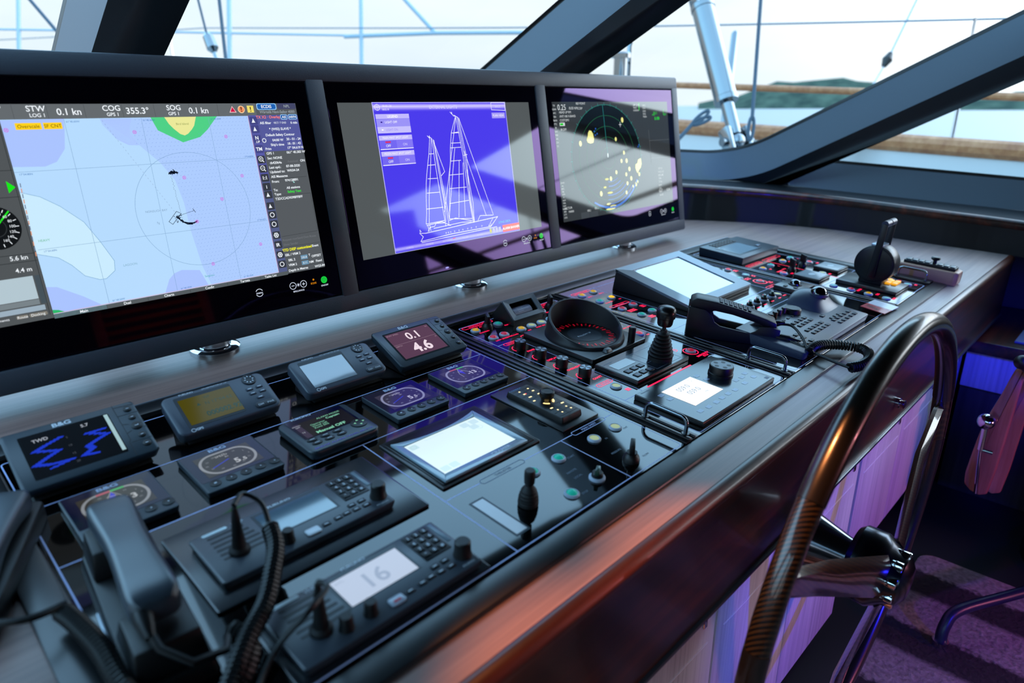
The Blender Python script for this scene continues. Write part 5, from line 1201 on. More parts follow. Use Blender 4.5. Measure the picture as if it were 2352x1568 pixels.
# ================================================================== THE TWO RADIOS
HT = 16
def radio(label, cx, cy, plate, lit, grp=None):
    t = thing('vhf_radio', label, 'radio', PF @ T(cx, cy, .0012))
    b = MB(); b.M = T(-cx, -cy, 0); x0_, x1_, y0_, y1_ = plate; h0 = .004
    b.prism(rr(x0_, y0_, x1_, y1_, .003), 0, h0, mat('blue_black_plate', '#141c24', .26, ior=1.9), .0012); b.build('mounting_plate', t)
    b = MB(); b.M = MM
    b.hull([(x, y, 3.9) for x, y in rr(-122, -51, 123, 51, 4)], [(x, y, HT) for x, y in rr(-125, -53, 126, 53, 4)], M_GREY, 2.2, 2); b.build('casing', t)
    b = dart(HT+.3); dkk = mat('vhf_dark', '#10141a', .4)
    for k in range(6): b.rrect(-106, 36-k*10, -58+k*3, 40.5-k*10, 1.5, dkk)
    b.build('speaker_slots', t)
    b = dart(HT+.3); b.rect(-44, -12, 60, 47, mat('vhf_bezel', '#222a32', .3)); o = b.build('display', t)
    b = dart(HT+.5)
    if lit: b.rect(-40, -10, 56, 40, glow('#b9c3d8', .9, .15)); b.up(); b.text('16', 10, 14, 26, glow('#98a4bc', .9, .2), bold=.02); b.text('INTL', -30, 33, 4, glow('#98a4bc', .9, .2))
    else: b.rect(-40, -10, 56, 42, mat('unlit_pale_lcd', '#4f6674', .06, spec=1.0, coat=1.0))
    b.build('picture', o, label='pale lit screen showing 16' if lit else 'unlit blue-grey screen')
    b = dart(HT+.4); b.rrect(-109, 45, -76, 50.5, 2.5, mat('white_badge', '#cfe0e6', .4)); b.text('FURUNO', 0, 50.6, 4.6, ink, sx=1.3, bold=.03); b.text('VHF', -62, 47.5, 6, ink, bold=.03); b.text('FM-8900S', 108, -46, 3.4, ink); b.build('front_print', t)
    b = MB(); b.M = MM; b.box(71, 112, -8, 48, HT, HT+1, dkk, .5); kp = b.build('keypad', t)
    for i in range(4):
        for j in range(3):
            b = MB(); b.M = MM; x, y = 78+j*13, 41-i*13; b.box(x-5.2, x+5.2, y-4.6, y+4.6, HT+1, HT+2.4, M_BLACK, .7); b.M = MM @ T(x, y, HT+2.5); b.text('123456789*0#'[i*3+j], 0, 0, 5, ink, bold=.03); b.build('key', kp)
    b = MB(); b.M = MM; b.box(115, 121, 4, 48, HT, HT+.8, mat('pale_strip', '#6c7c88', .3), .4); b.build('handset_clip', t)
    for x, y in ((24, -35), (43, -34), (57, -33), (72, -22), (72, -34), (88, -22), (88, -35)):
        b = MB(); b.M = MM; b.box(x-6, x+6, y-3.6, y+3.6, HT, HT+1.6, dkk, .8); b.M = MM @ T(x, y, HT+1.8); b.rect(-3, -.8, 3, .8, ink); b.build('key', t)
    for x, y, r, h in ((113, -28, 11, 22), (-30, -32, 8, 18)) + (((-62, -32, 8, 18),) if lit else ()):
        b = MB(); b.M = MM @ T(x, y, HT); b.lathe([(r*1.15, 0), (r*1.1, 3), (r, 6), (r*.95, h-2), (r*.8, h)], M_BLACK, 26); b.build('control_knob', t)
    b = MB(); b.M = MM @ T(3, -37, HT)
    b.prism(rr(-10, -7, 10, 7, 3), 0, 2.5, mat('distress_cover_'+('clear' if lit else 'white'), '#9aa4b4' if lit else '#d4dde6', .3, coat=.6), .8)
    if lit: b.z = 2.7; b.rect(-5, -3, 5, 1, mat('red_key', '#b02038', .4))
    b.build('distress_key', t, label='white distress key cover')
    b = MB(); b.M = MM @ T(-84, -8 if not lit else -16, HT); b.lathe([(13, 0), (13, 4), (9, 8), (7.5, 22), (5, 52), (3.4, 62), (3, 66)], M_SOFT, 22); b.build('cord_plug', t, label='tall black plug for the handset cord')
    return t
v1 = radio('upper grey radio with an unlit blue screen on a raised plate beside the near telephone', .351, .717, (.206, .517, .637, .811), False)
v2 = radio('lower grey radio with a pale screen showing 16 at the console front edge', .357, .541, (.222, .492, .482, .600), True)
# fix the plate of the lower radio to the glass

# ================================================================== TELEPHONES AND CORDS
def coil_path(path, rad, pitch, k=9):
    P = [Vector(p) for p in path]; seg = []
    L_ = [0.0]
    for a, c in zip(P, P[1:]): L_.append(L_[-1]+(c-a).length)
    n = int(L_[-1]/pitch*k); out = []; nrm = (P[1]-P[0]).orthogonal().normalized(); j = 0
    for i in range(n+1):
        d = L_[-1]*i/n
        while j < len(P)-2 and d > L_[j+1]: j += 1
        q = (d-L_[j])/max(L_[j+1]-L_[j], 1e-6); c = P[j].lerp(P[j+1], q); t = (P[j+1]-P[j]).normalized()
        nrm = (nrm-t*nrm.dot(t)).normalized(); bi = t.cross(nrm); a = 2*math.pi*i/k
        out.append(c+(nrm*math.cos(a)+bi*math.sin(a))*rad)
    return out
M_CORD = mat('black_cord', '#07080a', .38)
# near telephone
t = thing('telephone_handset', 'large black telephone handset in the left foreground resting in its cradle', 'telephone handset', PF @ T(.140, .61, .001) @ RZ(-5))
b = MB()
def hand_sec(y, h, wd, th): return [(-wd/2, y, h), (wd/2, y, h), (wd/2, y, h+th), (-wd/2, y, h+th)]
secs = [(-.012, .062, .048, .030), (.012, .060, .052, .040), (.055, .070, .047, .028), (.10, .074, .043, .025), (.14, .070, .046, .026), (.185, .060, .052, .036), (.213, .062, .050, .030)]
tb = bmesh.new(); rings = []
for y, h, wd, th in secs:
    rings.append([tb.verts.new((x, y, z+h)) for x, z in rr(-wd/2, 0, wd/2, th, .009, 4)])
for a, c in zip(rings, rings[1:]):
    n = len(a)
    for i in range(n): tb.faces.new((a[i], a[(i+1) % n], c[(i+1) % n], c[i]))
tb.faces.new(rings[0][::-1]); tb.faces.new(rings[-1]); bmesh.ops.recalc_face_normals(tb, faces=tb.faces)
b.add(tb, mat('handset_plastic', '#2a343e', .33, ior=1.8)); o = b.build('receiver', t, sharp=60)
md_ = o.modifiers.new('soft', 'SUBSURF'); md_.levels = 2; md_.render_levels = 2
b = MB(); b.tube([(-.014, -.014, .074), (-.010, -.045, .064), (.012, -.066, .050), (.045, -.060, .040), (.058, -.030, .035)], .0042, M_CORD, 10)
pth = [(.058, -.030, .035), (.068, -.060, .030), (.040, -.098, .026), (.0, -.105, .024), (-.030, -.080, .024), (-.045, -.030, .030), (-.052, .03, .033), (-.064, .085, .03), (-.072, .115, .026)]
b.tube(coil_path(smooth_path(pth, 6), .0085, .0062), .0029, M_CORD, 6); b.build('curly_cord', t)
b = MB(); b.lathe([(.009, -.02), (.010, 0), (.007, .012), (.005, .02)], M_CORD, 18, M=T(-.014, -.012, .076) @ RX(110)); b.build('strain_relief', t)
t = thing('handset_cradle', 'black cradle under the large foreground handset', 'telephone cradle', PF @ T(.140, .61, .001) @ RZ(-5))
b = MB(); 
b.hull([(x, y, .002) for x, y in rr(-.042, -.05, .042, .215, .008)], [(x, y, .022) for x, y in rr(-.038, -.046, .038, .211, .008)], M_BLACK, .002)
b.hull([(-.036, -.04, .022), (.036, -.04, .022), (.036, .045, .022), (-.036, .045, .022)], [(-.031, -.032, .058), (.031, -.032, .058), (.031, .035, .052), (-.031, .035, .052)], M_BLACK, .003)
b.hull([(-.036, .145, .022), (.036, .145, .022), (.036, .209, .022), (-.036, .209, .022)], [(-.031, .155, .054), (.031, .155, .054), (.031, .205, .058), (-.031, .205, .058)], M_BLACK, .003)
b.build('cradle_body', t)
b = MB(); b.box(-.044, -.0405, -.01, .10, .014, .018, M_ALU, .001); b.build('edge_strip', t, label='pale strip along the cradle side')
# second curly cord from the upper radio
tag_o = None
pth = [(.267, .709, .086), (.285, .722, .088), (.300, .706, .075), (.297, .682, .055)]
b = MB(); b.M = PF; b.tube(smooth_path(pth, 6), .0034, M_CORD, 8)
pth2 = [(.297, .682, .055), (.285, .645, .05), (.262, .61, .046), (.236, .576, .042), (.205, .548, .042), (.178, .520, .040), (.152, .492, .036)]
b.tube(coil_path(smooth_path(pth2, 6), .0085, .0062), .0029, M_CORD, 6)
tag(b.build('curly_cord'), 'black curly cord hanging from the upper radio plug toward the front edge', 'cord')
b = MB(); b.M = PF; pth = [(.273, .525, .085), (.276, .511, .086), (.245, .494, .085), (.215, .50, .06), (.188, .487, .045), (.165, .462, .040), (.150, .445, .036)]
b.tube(smooth_path(pth, 6), .0032, M_CORD, 8); tag(b.build('plain_cord'), 'thin black cord running from the lower radio plug to the left', 'cord')
# part of another handset at the left edge
t = thing('telephone_handset', 'dark telephone handset cut off by the left edge of the photo', 'telephone handset', PF @ T(.005, .80, .0) @ RZ(-25))
b = MB(); tb = bmesh.new(); rings = []
for y, h, wd, th in [(-.02, .030, .046, .03), (.02, .028, .050, .036), (.07, .040, .042, .024), (.13, .038, .044, .026), (.17, .028, .050, .034), (.19, .03, .046, .03)]:
    rings.append([tb.verts.new((x, y, z+h)) for x, z in rr(-wd/2, 0, wd/2, th, .009, 4)])
for a, c in zip(rings, rings[1:]):
    n = len(a)
    for i in range(n): tb.faces.new((a[i], a[(i+1) % n], c[(i+1) % n], c[i]))
tb.faces.new(rings[0][::-1]); tb.faces.new(rings[-1]); bmesh.ops.recalc_face_normals(tb, faces=tb.faces)
b.add(tb, mat('handset_plastic')); o = b.build('receiver', t, sharp=60); md_ = o.modifiers.new('soft', 'SUBSURF'); md_.levels = 2; md_.render_levels = 2
b = MB(); b.box(-.03, .03, -.03, .20, -.003, .03, M_BLACK, .006); b.build('rest', t)
b = MB(); b.tube(smooth_path([(0, -.02, .04), (.02, -.05, .05), (.07, -.055, .045), (.10, -.03, .035)], 6), .004, M_CORD, 8); b.build('cord', t)

# second telephone, beside the trackball keyboard
t = thing('telephone_handset', 'black keypad telephone handset lying in its cradle beside the trackball keyboard', 'telephone handset', PF @ T(1.431, .754, .001) @ RZ(-60))
def side_prism(b, prof, y0, y1, m, bev=.002):
    b.hull([(x, y0, z) for x, z in prof], [(x, y1, z) for x, z in prof], m, bev)
b = MB(); top = [(-.002, .092), (.012, .099), (.06, .094), (.12, .082), (.18, .066), (.204, .058)]; bot = [(.206, .040), (.178, .044), (.162, .052), (.10, .066), (.055, .071), (.045, .060), (-.002, .060)]
side_prism(b, bot[::-1]+top[::-1], .004, .055, M_BLACK, .004); b.build('receiver', t)
b = MB(); sl = math.atan2(-.036, .15)
b.M = T(.0, .03, .0985) @ Matrix.Rotation(-sl, 4, 'Y') ; b.z = .0012
b.rrect(.010, -.016, .048, .016, .004, mat('pale_phone_lcd', '#a9bac4', .15, spec=.9)); b.build('display', t)
for i in range(7):
    for j in range(3):
        b = MB(); x = .070+i*.0115; z = .0952-(x-.06)*.2-.0012; b.M = T(x, .017+j*.0125, z) @ Matrix.Rotation(-sl, 4, 'Y'); b.box(-.0042, .0042, -.0046, .0046, 0, .0022, mat('phone_key', '#1d2228', .35), .0008); b.build('key', t)
b = MB()
for i in range(6): x = .162+i*.004; b.M = T(x, .03, .0715-(x-.15)*.24) @ Matrix.Rotation(-sl, 4, 'Y'); b.box(-.0008, .0008, -.014, .014, 0, .0006, mat('slot_black', '#030304', .6))
b.build('microphone_slots', t)
b = MB(); b.lathe([(.007, 0), (.0075, .006), (.005, .014), (.0035, .022)], M_CORD, 16, M=T(.204, .03, .050) @ RY(80)); b.build('strain_relief', t)
Mi = (PF @ T(1.431, .754, .001) @ RZ(-60)).inverted() @ PF
b = MB(); b.M = Mi
b.tube(smooth_path([(1.562, .600, .045), (1.585, .565, .048), (1.568, .528, .035), (1.537, .500, .022), (1.521, .488, .018)], 6), .0033, M_CORD, 8)
cl_ = [(1.521, .488, .018), (1.555, .492, .02), (1.590, .482, .022), (1.622, .455, .022), (1.640, .420, .022), (1.622, .392, .024), (1.580, .376, .022), (1.535, .378, .02), (1.503, .390, .02)]
b.tube(coil_path(smooth_path(cl_, 6), .0095, .0072), .0030, M_CORD, 6)
b.tube(smooth_path([(1.503, .390, .020), (1.515, .43, .018), (1.53, .475, .018), (1.538, .52, .022), (1.545, .548, .026)], 6), .0036, M_CORD, 8); b.build('curly_cord', t)
b = MB(); b.M = Mi @ T(1.538, .575, .026) @ RZ(-72) @ RY(90); b.lathe([(.0085, 0), (.0085, .008), (.0095, .009), (.0095, .028), (.007, .032), (.005, .042), (.0036, .050)], M_BLACK, 18); b.build('connector', t)
t = thing('handset_cradle', 'black cradle holding the keypad telephone handset, with a pale label inside', 'telephone cradle', PF @ T(1.431, .754, .001) @ RZ(-60))
for y0, y1 in ((-.004, .003), (.056, .063)):
    b = MB(); prof = [(-.004, 0), (.214, 0), (.214, .045), (.19, .050), (.17, .048), (.158, .034), (.145, .027), (.075, .036), (.06, .045), (.052, .062), (.035, .074), (-.004, .078)]
    side_prism(b, prof, y0, y1, M_BLACK, .0015); b.build('side_cheek', t)
b = MB(); b.box(-.004, .214, .0035, .0555, 0, .012, M_BLACK, .001); b.box(-.004, .0, .0035, .0555, .012, .056, M_BLACK, .001); b.box(.209, .214, .0035, .0555, .012, .036, M_BLACK, .001); b.build('cradle_floor', t)
b = MB(); b.z = .0128; b.rect(.06, .008, .165, .052, mat('pale_label_plate', '#8ea0aa', .3)); b.up(); b.rect(.075, .014, .10, .046, mat('label_dark', '#39444c', .4)); b.rect(.112, .014, .13, .04, mat('label_white', '#d4dfe6', .4)); b.disc(.145, .03, .006, mat('label_dark'), 16); b.up(); b.text('1.5', .087, .03, .012, mat('white_ink')); b.build('label_plate', t)

# ================================================================== PANEL B INSTRUMENTS
t = thing('compass_window', 'wedge-shaped black housing with a sight window and a drum inside', 'instrument', PF @ T(1.195, 1.075, .001))
W = .052; pr = [(-.002, 0), (.074, 0), (.074, .012), (.046, .048), (.040, .050), (-.002, .014)]
b = MB()
for x0_, x1_ in ((-W-.004, -W), (W, W+.004)): b.hull([(x0_, y, z) for y, z in pr], [(x1_, y, z) for y, z in pr], M_BLACK, .0012)
b.box(-W, W, .046, .074, 0, .012, M_BLACK); b.hull([(-W, .070, .012), (W, .070, .012), (W, .074, .012), (-W, .074, .012)], [(-W, .040, .049), (W, .040, .049), (W, .044, .049), (-W, .044, .049)], M_BLACK); b.box(-W, W, -.002, .002, 0, .013, M_BLACK); b.box(-W, W, 0, .07, 0, .002, M_BLACK); b.build('housing', t)
b = MB(); b.M = T(0, -.002, .0145) @ RX(40.5)
o_ = rr(-.057, -.002, .057, .058, .003); i_ = rr(-.042, .010, .042, .046, .004); n = len(o_)
for k in range(n): j = (k+1) % n; b.hull([(*o_[k], 0), (*o_[j], 0), (*i_[j], 0), (*i_[k], 0)], [(*o_[k], .004), (*o_[j], .004), (*i_[j], .003), (*i_[k], .003)], mat('satin_bezel', '#46535e', .3, spec=.7))
b.build('window_bezel', t)
b = MB(); b.M = T(0, .030, .014) @ RY(90); b.cyl(.018, -.034, .034, mat('grey_drum', '#565d78', .4), 32, bev=.004); o = b.build('scale_drum', t)
b = MB(); b.M = T(0, .030, .014)
for k in range(9):
    a = R_(40+k*14); b.M = T(0, .030, .014) @ Matrix.Rotation(math.pi/2-a, 4, 'X'); b.z = .0184; b.rect(-.02, -.0004, (.02 if k % 2 else 0), .0004, mat('pale_ink', '#b9bccb', .5))
b.build('scale_marks', o)

t = thing('steering_bowl', 'black round bowl cut at a slant with a red-lit steering scale inside', 'steering indicator', PF @ T(1.209, .903, .001))
b = MB(); b.M = T(-1.209, -.903, 0); b.prism(rr(1.107, .796, 1.312, 1.010, .004), .0, .011, M_SATIN, .0015); b.build('base_plate', t)
tb = bmesh.new(); n = 64; RO0, RO1 = .096, .090; rows = []
def rim_h(a): return .034+.030*math.sin(a+.35)
lv = [('o', 0, .0), ('o', 0, .35), ('o', 0, .7), ('o', 0, 1)]
R1 = []; 
for k in range(n):
    a = 2*math.pi*k/n; h = .011+rim_h(a); c, s_ = math.cos(a), math.sin(a)
    col = [(RO0*c, RO0*s_, .011), (RO0*c, RO0*s_, .015), (RO0*.985*c, RO0*.985*s_, .018)]
    for q in (.4, .8, 1.0): r = RO0*.985+(RO1-RO0*.985)*q; col.append((r*c, r*s_, .018+(h-.018)*q))
    col += [((RO1-.002)*c, (RO1-.002)*s_, h+.0012), ((RO1-.0055)*c, (RO1-.0055)*s_, h)]
    for q in (.5, 1.0): r = RO1-.0065-.006*q; col.append((r*c, r*s_, h+(.0135-h)*q))
    R1.append([tb.verts.new(p) for p in col])
for k in range(n):
    a, c = R1[k], R1[(k+1) % n]
    for j in range(len(a)-1): tb.faces.new((a[j], c[j], c[j+1], a[j+1]))
bmesh.ops.recalc_face_normals(tb, faces=tb.faces)
b = MB(); b.add(tb, mat('soft_black_bowl', '#14161b', .48)); b.build('slanted_rim', t, sharp=50)
b = MB(); b.M = T(0, 0, .012); b.z = .0008; b.disc(0, 0, .079, mat('bowl_dial_black', '#0a0b0f', .3), 60); b.up(3); b.disc(0, 0, .042, mat('dial_grey', '#2a3038', .3), 40); b.up(2)
for k in range(40):
    a = R_(k*9); b.line([(.058*math.cos(a), .058*math.sin(a)), (.070*math.cos(a), .070*math.sin(a))], .0035, glow('#b00828', .8, .3)) if k % 2 else b.line([(.062*math.cos(a), .062*math.sin(a)), (.074*math.cos(a), .074*math.sin(a))], .004, glow('#700418', .8, .3))
b.text('FOLLOW UP', 0, .0, .006, mat('white_ink')); b.build('dial', t, label='red-lit ring scale')
b = MB(); b.M = T(.055, -.097, .011); b.lathe([(.0085, 0), (.0085, .036), (.0072, .0378), (0, .0378)], M_BLACK, 24); b.build('dimmer_post', t)
b = MB(); b.M = T(-.038, -.098, .0115); b.hull([(-.012, -.007, 0), (.012, -.007, 0), (.012, .007, 0), (-.012, .007, 0)], [(-.008, -.003, .007), (.008, -.003, .007), (.008, .006, .008), (-.008, .006, .008)], M_BG, .0008); b.build('catch', t)

t = thing('joystick_unit', 'black joystick with a domed knob and ribbed boot on a keypad plate', 'joystick', PF @ T(1.196, .722, .001) @ Matrix.Diagonal((1, 1, .94, 1)))
b = MB(); b.M = T(-1.181, -.712, 0); b.box(1.079, 1.282, .659, .772, 0, .011, M_SATIN, .002); b.build('casing', t)
b = MB(); b.M = T(-1.181, -.712, 0); b.z = .0115; b.rect(1.081, .661, 1.280, .770, mat('blue_black_face', '#131a22', .16, spec=.8)); b.up()
b.rrect(1.165, .668, 1.262, .752, .003, M_PRINT, .0009); b.rrect(1.168, .70, 1.19, .748, .002, M_PRINT, .0008); b.text('AUTO PILOT', 1.10, .754, .004, M_PRINT); b.build('face_plate', t)
b = MB(); b.M = T(-1.181, -.712, 0); b.z = .0120; b.rrect(1.093, .719, 1.158, .746, .003, mat('pale_small_lcd', '#a3bcc6', .2, emit='#90aab4', es=.25)); b.build('small_display', t, label='pale blank display')
for x, y in ((1.103, .701), (1.126, .702), (1.149, .702), (1.104, .678), (1.127, .679), (1.149, .677)):
    b = MB(); b.M = T(x-1.181, y-.712, .0115); b.box(-.0085, .0085, -.007, .007, 0, .0018, mat('key_well', '#06080b', .4), .0006); b.z = .0019; b.rect(-.0065, -.0055, .0075, .004, mat('grey_violet_key', '#4c5568', .35)); b.build('key', t)
b = MB(); b.M = T(.034, -.018, .011)
prof = [(.027, 0), (.027, .010)]
for k in range(7):
    r = .0285-.0022*k; z = .010+k*.0085; prof += [(r-.005, z), (r, z+.0035), (r, z+.0052), (r-.005, z+.0085)]
prof += [(.008, .070), (.007, .076)]
b.lathe(prof, M_SOFT, 36); b.build('ribbed_boot', t)
b = MB(); b.M = T(.034, -.018, .011); b.cyl(.0042, .07, .09, M_BLACK, 16); b.lathe([(.0145, .086), (.0165, .090), (.0180, .104), (.0205, .106), (.0215, .116), (.0210, .124), (.0175, .130), (.010, .1335), (0, .1345)], mat('glossy_black_knob', '#0a0c10', .3, coat=.15), 36); b.build('knob', t)

t = thing('autopilot_control', 'black autopilot head with a white screen reading 0590 and a dial with five dimples', 'autopilot', PF @ T(1.188, .563, .001))
b = MB(); b.box(-.151, .150, -.077, .076, 0, .011, M_SATIN, .002); b.build('casing', t)
b = MB(); b.z = .0115; b.rect(-.149, -.075, .148, .074, mat('blue_black_face')); b.up(); b.text('Nautopilot', -.125, .068, .0045, M_PRINT); b.text('AUTO PILOT', .115, .067, .004, M_PRINT); b.rect(.128, -.07, .14, -.062, M_PRINT); b.build('face_plate', t)
b = MB(); b.M = T(0, -.077, 0); b.z = .0119; b.rect(-.102, .045, .008, .122, glow('#ffffff', 1.0, .2)); b.up(); gk = glow('#7c8088', 1.0, .3); b.text('059.0', -.052, .103, .013, gk); b.text('059.0', -.045, .082, .013, gk); b.text('N', -.06, .115, .004, gk); b.text('mag', -.025, .065, .0045, gk); b.arc(-.01, .112, .004, .0006, gk); b.build('screen', t, label='bright white lit screen')
for x, y in ((1.057, .593), (1.058, .573), (1.195, .594), (1.197, .572), (1.290, .532), (1.266, .527), (1.242, .528), (1.289, .511), (1.244, .509), (1.198, .507), (1.170, .508), (1.143, .507), (1.117, .505), (1.087, .505), (1.059, .507)):
    b = MB(); b.M = T(x-1.172, y-.556, .0115); b.z = .0003; b.rrect(-.0075, -.005, .0075, .005, .002, mat('faint_key', '#8f9dbb', .2)); b.build('key', t)
b = MB(); b.M = T(1.246-1.172, .566-.556, .0115)
b.lathe([(.0265, 0), (.0265, .004), (.025, .0055), (.0255, .018), (.0245, .0205), (.0225, .0210), (0, .0210)], M_BLACK, 48); o = b.build('course_dial', t)
b = MB(); b.M = T(1.246-1.172, .566-.556, .0115); b.z = .0212
b.disc(0, 0, .0228, mat('dial_top', '#5d6772', .35), 40); b.up()
for k in range(5): a = R_(90+72*k); b.disc(.0145*math.cos(a), .0145*math.sin(a), .0048, mat('dimple', '#0b0d10', .5), 20)
b.build('dimpled_top', o)

# ================================================================== PANEL C INSTRUMENTS
M_TAB = mat('silver_grey_tablet', '#727f8a', .32, metal=.3)
t = thing('tablet_monitor', 'tilted grey tablet monitor with a wide pale blank screen behind the telephone', 'tablet monitor', PF @ T(1.765, .835, .001))
b = MB(); b.hull([(-.172, .0, 0), (.172, .0, 0), (.172, .268, 0), (-.172, .268, 0)], [(-.172, .0, .010), (.172, .0, .010), (.172, .262, .056), (-.172, .262, .056)], mat('black_wedge', '#0b0c0e', .5), .002); b.build('wedge_base', t)
b = MB(); b.M = T(0, 0, .012) @ RX(10)
o_ = rr(-.176, .0, .176, .268, .004); i_ = rr(-.128, .030, .128, .238, .003); n = len(o_)
for k in range(n): j = (k+1) % n; b.hull([(*o_[k], -.001), (*o_[j], -.001), (*i_[j], -.001), (*i_[k], -.001)], [(*o_[k], .006), (*o_[j], .006), (*i_[j], .006), (*i_[k], .006)], M_TAB)
bmesh.ops.remove_doubles(b.bm, verts=b.bm.verts, dist=1e-6); b.build('bezel', t, sharp=20)
b = MB(); b.M = T(0, 0, .012) @ RX(10); b.box(-.128, .128, .030, .238, -.001, .0035, mat('blank_mirror_screen', '#6f8088', .03, spec=1.0, coat=1.0, ior=1.8)); b.build('screen', t, label='blank reflecting screen')

M_KBD = mat('blue_grey_keyboard', '#394250', .36, spec=.6)
t = thing('trackball_keyboard', 'blue-grey control keyboard with a raised black trackball and rows of small keys', 'keyboard', PF @ T(1.5, .5, .001))
b = MB(); b.hull([(x, y, 0) for x, y in rr(.004, -.008, .428, .162, .006)], [(x, y, .020 if y < .08 else .030) for x, y in rr(0, -.012, .432, .166, .008)], M_KBD, .0025); b.build('casing', t)
def kz(y): return .0205+.0095*max(0, min(1, (y+.004)/.162))
# raised trackball hump
b = MB(); tb = bmesh.new(); n = 30; G_ = []
for i in range(n+1):
    row = []
    for j in range(17):
        u = i/n; v = j/16; x = .300+.135*u; y = .060+.108*v
        e = max(0, 1-((u-.5)/.5)**2)**.8*math.sin(math.pi*min(1, .12+.62*v)) if True else 0
        row.append(tb.verts.new((x, y, kz(y)-.002+.040*e*max(0, min(1, v*3)))))
    G_.append(row)
for i in range(n):
    for j in range(16): tb.faces.new((G_[i][j], G_[i+1][j], G_[i+1][j+1], G_[i][j+1]))
for i in range(n):
    tb.faces.new((G_[i][16], G_[i+1][16], tb.verts.new((G_[i+1][16].co.x, .168, .025)), tb.verts.new((G_[i][16].co.x, .168, .025))))
bmesh.ops.recalc_face_normals(tb, faces=tb.faces); b.add(tb, M_KBD); b.build('trackball_hump', t, sharp=80)
b = MB(); b.M = T(.3665, .112, .051); b.lathe([(.027, .012), (.029, .010), (.029, .004)], M_KBD, 32, cap=False); b.ball(.0235, mat('glossy_black_ball', '#040406', .03, spec=1.0, coat=1.0), M=T(0, -.003, .006), seg=32); b.build('trackball', t, label='glossy black trackball')
b = MB(); b.M = T(.245, .125, kz(.125)); b.lathe([(.022, 0), (.022, .010), (.019, .013), (0, .0135)], M_BLACK, 32); b.build('round_knob', t)
for k in range(4):
    b = MB(); b.M = T(.135+.027*k, .137, kz(.137)); b.lathe([(.0068, 0), (.0068, .014), (.006, .016), (0, .016)], M_BLACK, 18); b.build('small_knob', t)
    b = MB(); b.M = T(.135+.027*k, .112, kz(.112)); b.box(-.0055, .0055, -.003, .003, 0, .0015, M_BLACK, .0006); b.build('key', t)
kc = mat('dark_key', '#15191f', .38)
def keys(x0_, y0_, nx, ny, dx, dy, w_=.0075, h_=.0052):
    for i in range(nx):
        for j in range(ny):
            b = MB(); x = x0_+i*dx; y = y0_+j*dy; b.M = T(x, y, kz(y)); b.box(-w_, w_, -h_, h_, -.001, .0026, kc, .001); b.z = .0028; b.text('ABCDEFGHJKLM'[(i*ny+j) % 12], 0, 0, .004, ink); b.build('key', t)
keys(.165, .070, 4, 2, .022, .017); keys(.150, .028, 5, 2, .022, .017); keys(.045, .012, 3, 3, .024, .019); keys(.300, .040, 3, 1, .024, .02); keys(.290, .014, 5, 2, .026, .017); keys(.29, .062, 1, 1, .02, .02)
b = MB(); b.z = .0008; b.M = T(0, 0, .0205)
for k in range(6): b.line([(.012+k*.006, .046), (.012+k*.006, .075)], .0015, mat('slot_black'))
b.text('FURUNO', .05, .086, .006, ink); b.build('front_print', t)

t = thing('trackball_module', 'flat black module with a small silver trackball behind the keyboard', 'trackball', PF @ T(2.056, .747, .001))
b = MB(); b.box(-.053, .053, -.043, .043, 0, .014, M_SATIN, .002); b.build('casing', t)
b = MB(); b.M = T(.004, 0, .014); b.ball(.017, M_MIR, seg=28); b.lathe([(.021, 0), (.020, .003), (.0175, .003)], M_BLACK, 28, cap=False); b.build('ball', t, label='silver ball')
for x, y in ((-.04, .012), (-.034, -.018)):
    b = MB(); b.M = T(x, y, .014); b.box(-.007, .007, -.005, .005, 0, .003, M_BLACK, .001); b.build('key', t)

# red and white card on the frame corner
b = MB(); b.M = PF @ T(2.066, .50, .008) @ RZ(-4) @ RX(3); b.box(-.052, -.002, -.034, .034, 0, .0018, mat('red_card', '#b8162c', .4, coat=.3)); b.box(-.002, .05, -.034, .034, 0, .0018, mat('white_card', '#dfe4ec', .4, coat=.3)); b.z = .002
b.up(); b.line([(-.012, -.034), (-.004, .034)], .002, mat('white_card')); b.text('REEL', -.03, .01, .014, mat('dark_red_ink', '#4c0812', .5), rot=70, bold=.03)
tag(b.build('card'), 'small card, half red and half white, beside the trackball keyboard', 'card')

# ================================================================== PANEL D INSTRUMENTS
t = thing('radio_terminal', 'black radio terminal with a pale screen and small keys at the far back corner', 'radio', PF @ T(2.325, 1.066, .001))
b = MB(); b.hull([(-.142, -.082, 0), (.140, -.082, 0), (.140, .085, 0), (-.142, .085, 0)], [(-.145, -.084, .026), (.142, -.084, .026), (.142, .087, .030), (-.145, .087, .030)], M_BG, .0025); b.build('casing', t)
b = MB(); b.M = T(0, 0, .0275) @ RX(1.3); b.z = .0012; b.rect(-.115, -.058, .055, .042, mat('terminal_bezel', '#28343d', .2, spec=.8)); b.up(); b.rect(-.105, -.05, .042, .034, mat('pale_terminal_lcd', '#8ea4ae', .1, spec=1.0, coat=.8)); b.build('screen', t, label='pale screen')  # dark bezel round the pale screen
for i in range(7):
    for j in range(3):
        b = MB(); b.M = T(-.085+i*.022, .050+j*.012, .0288); b.box(-.0085, .0085, -.0045, .0045, 0, .003, M_BLACK, .001); b.build('key', t)
b = MB(); b.M = T(.078, -.03, .028); b.box(-.012, .012, -.006, .006, 0, .002, mat('pale_strip'), .0008); b.build('badge', t)

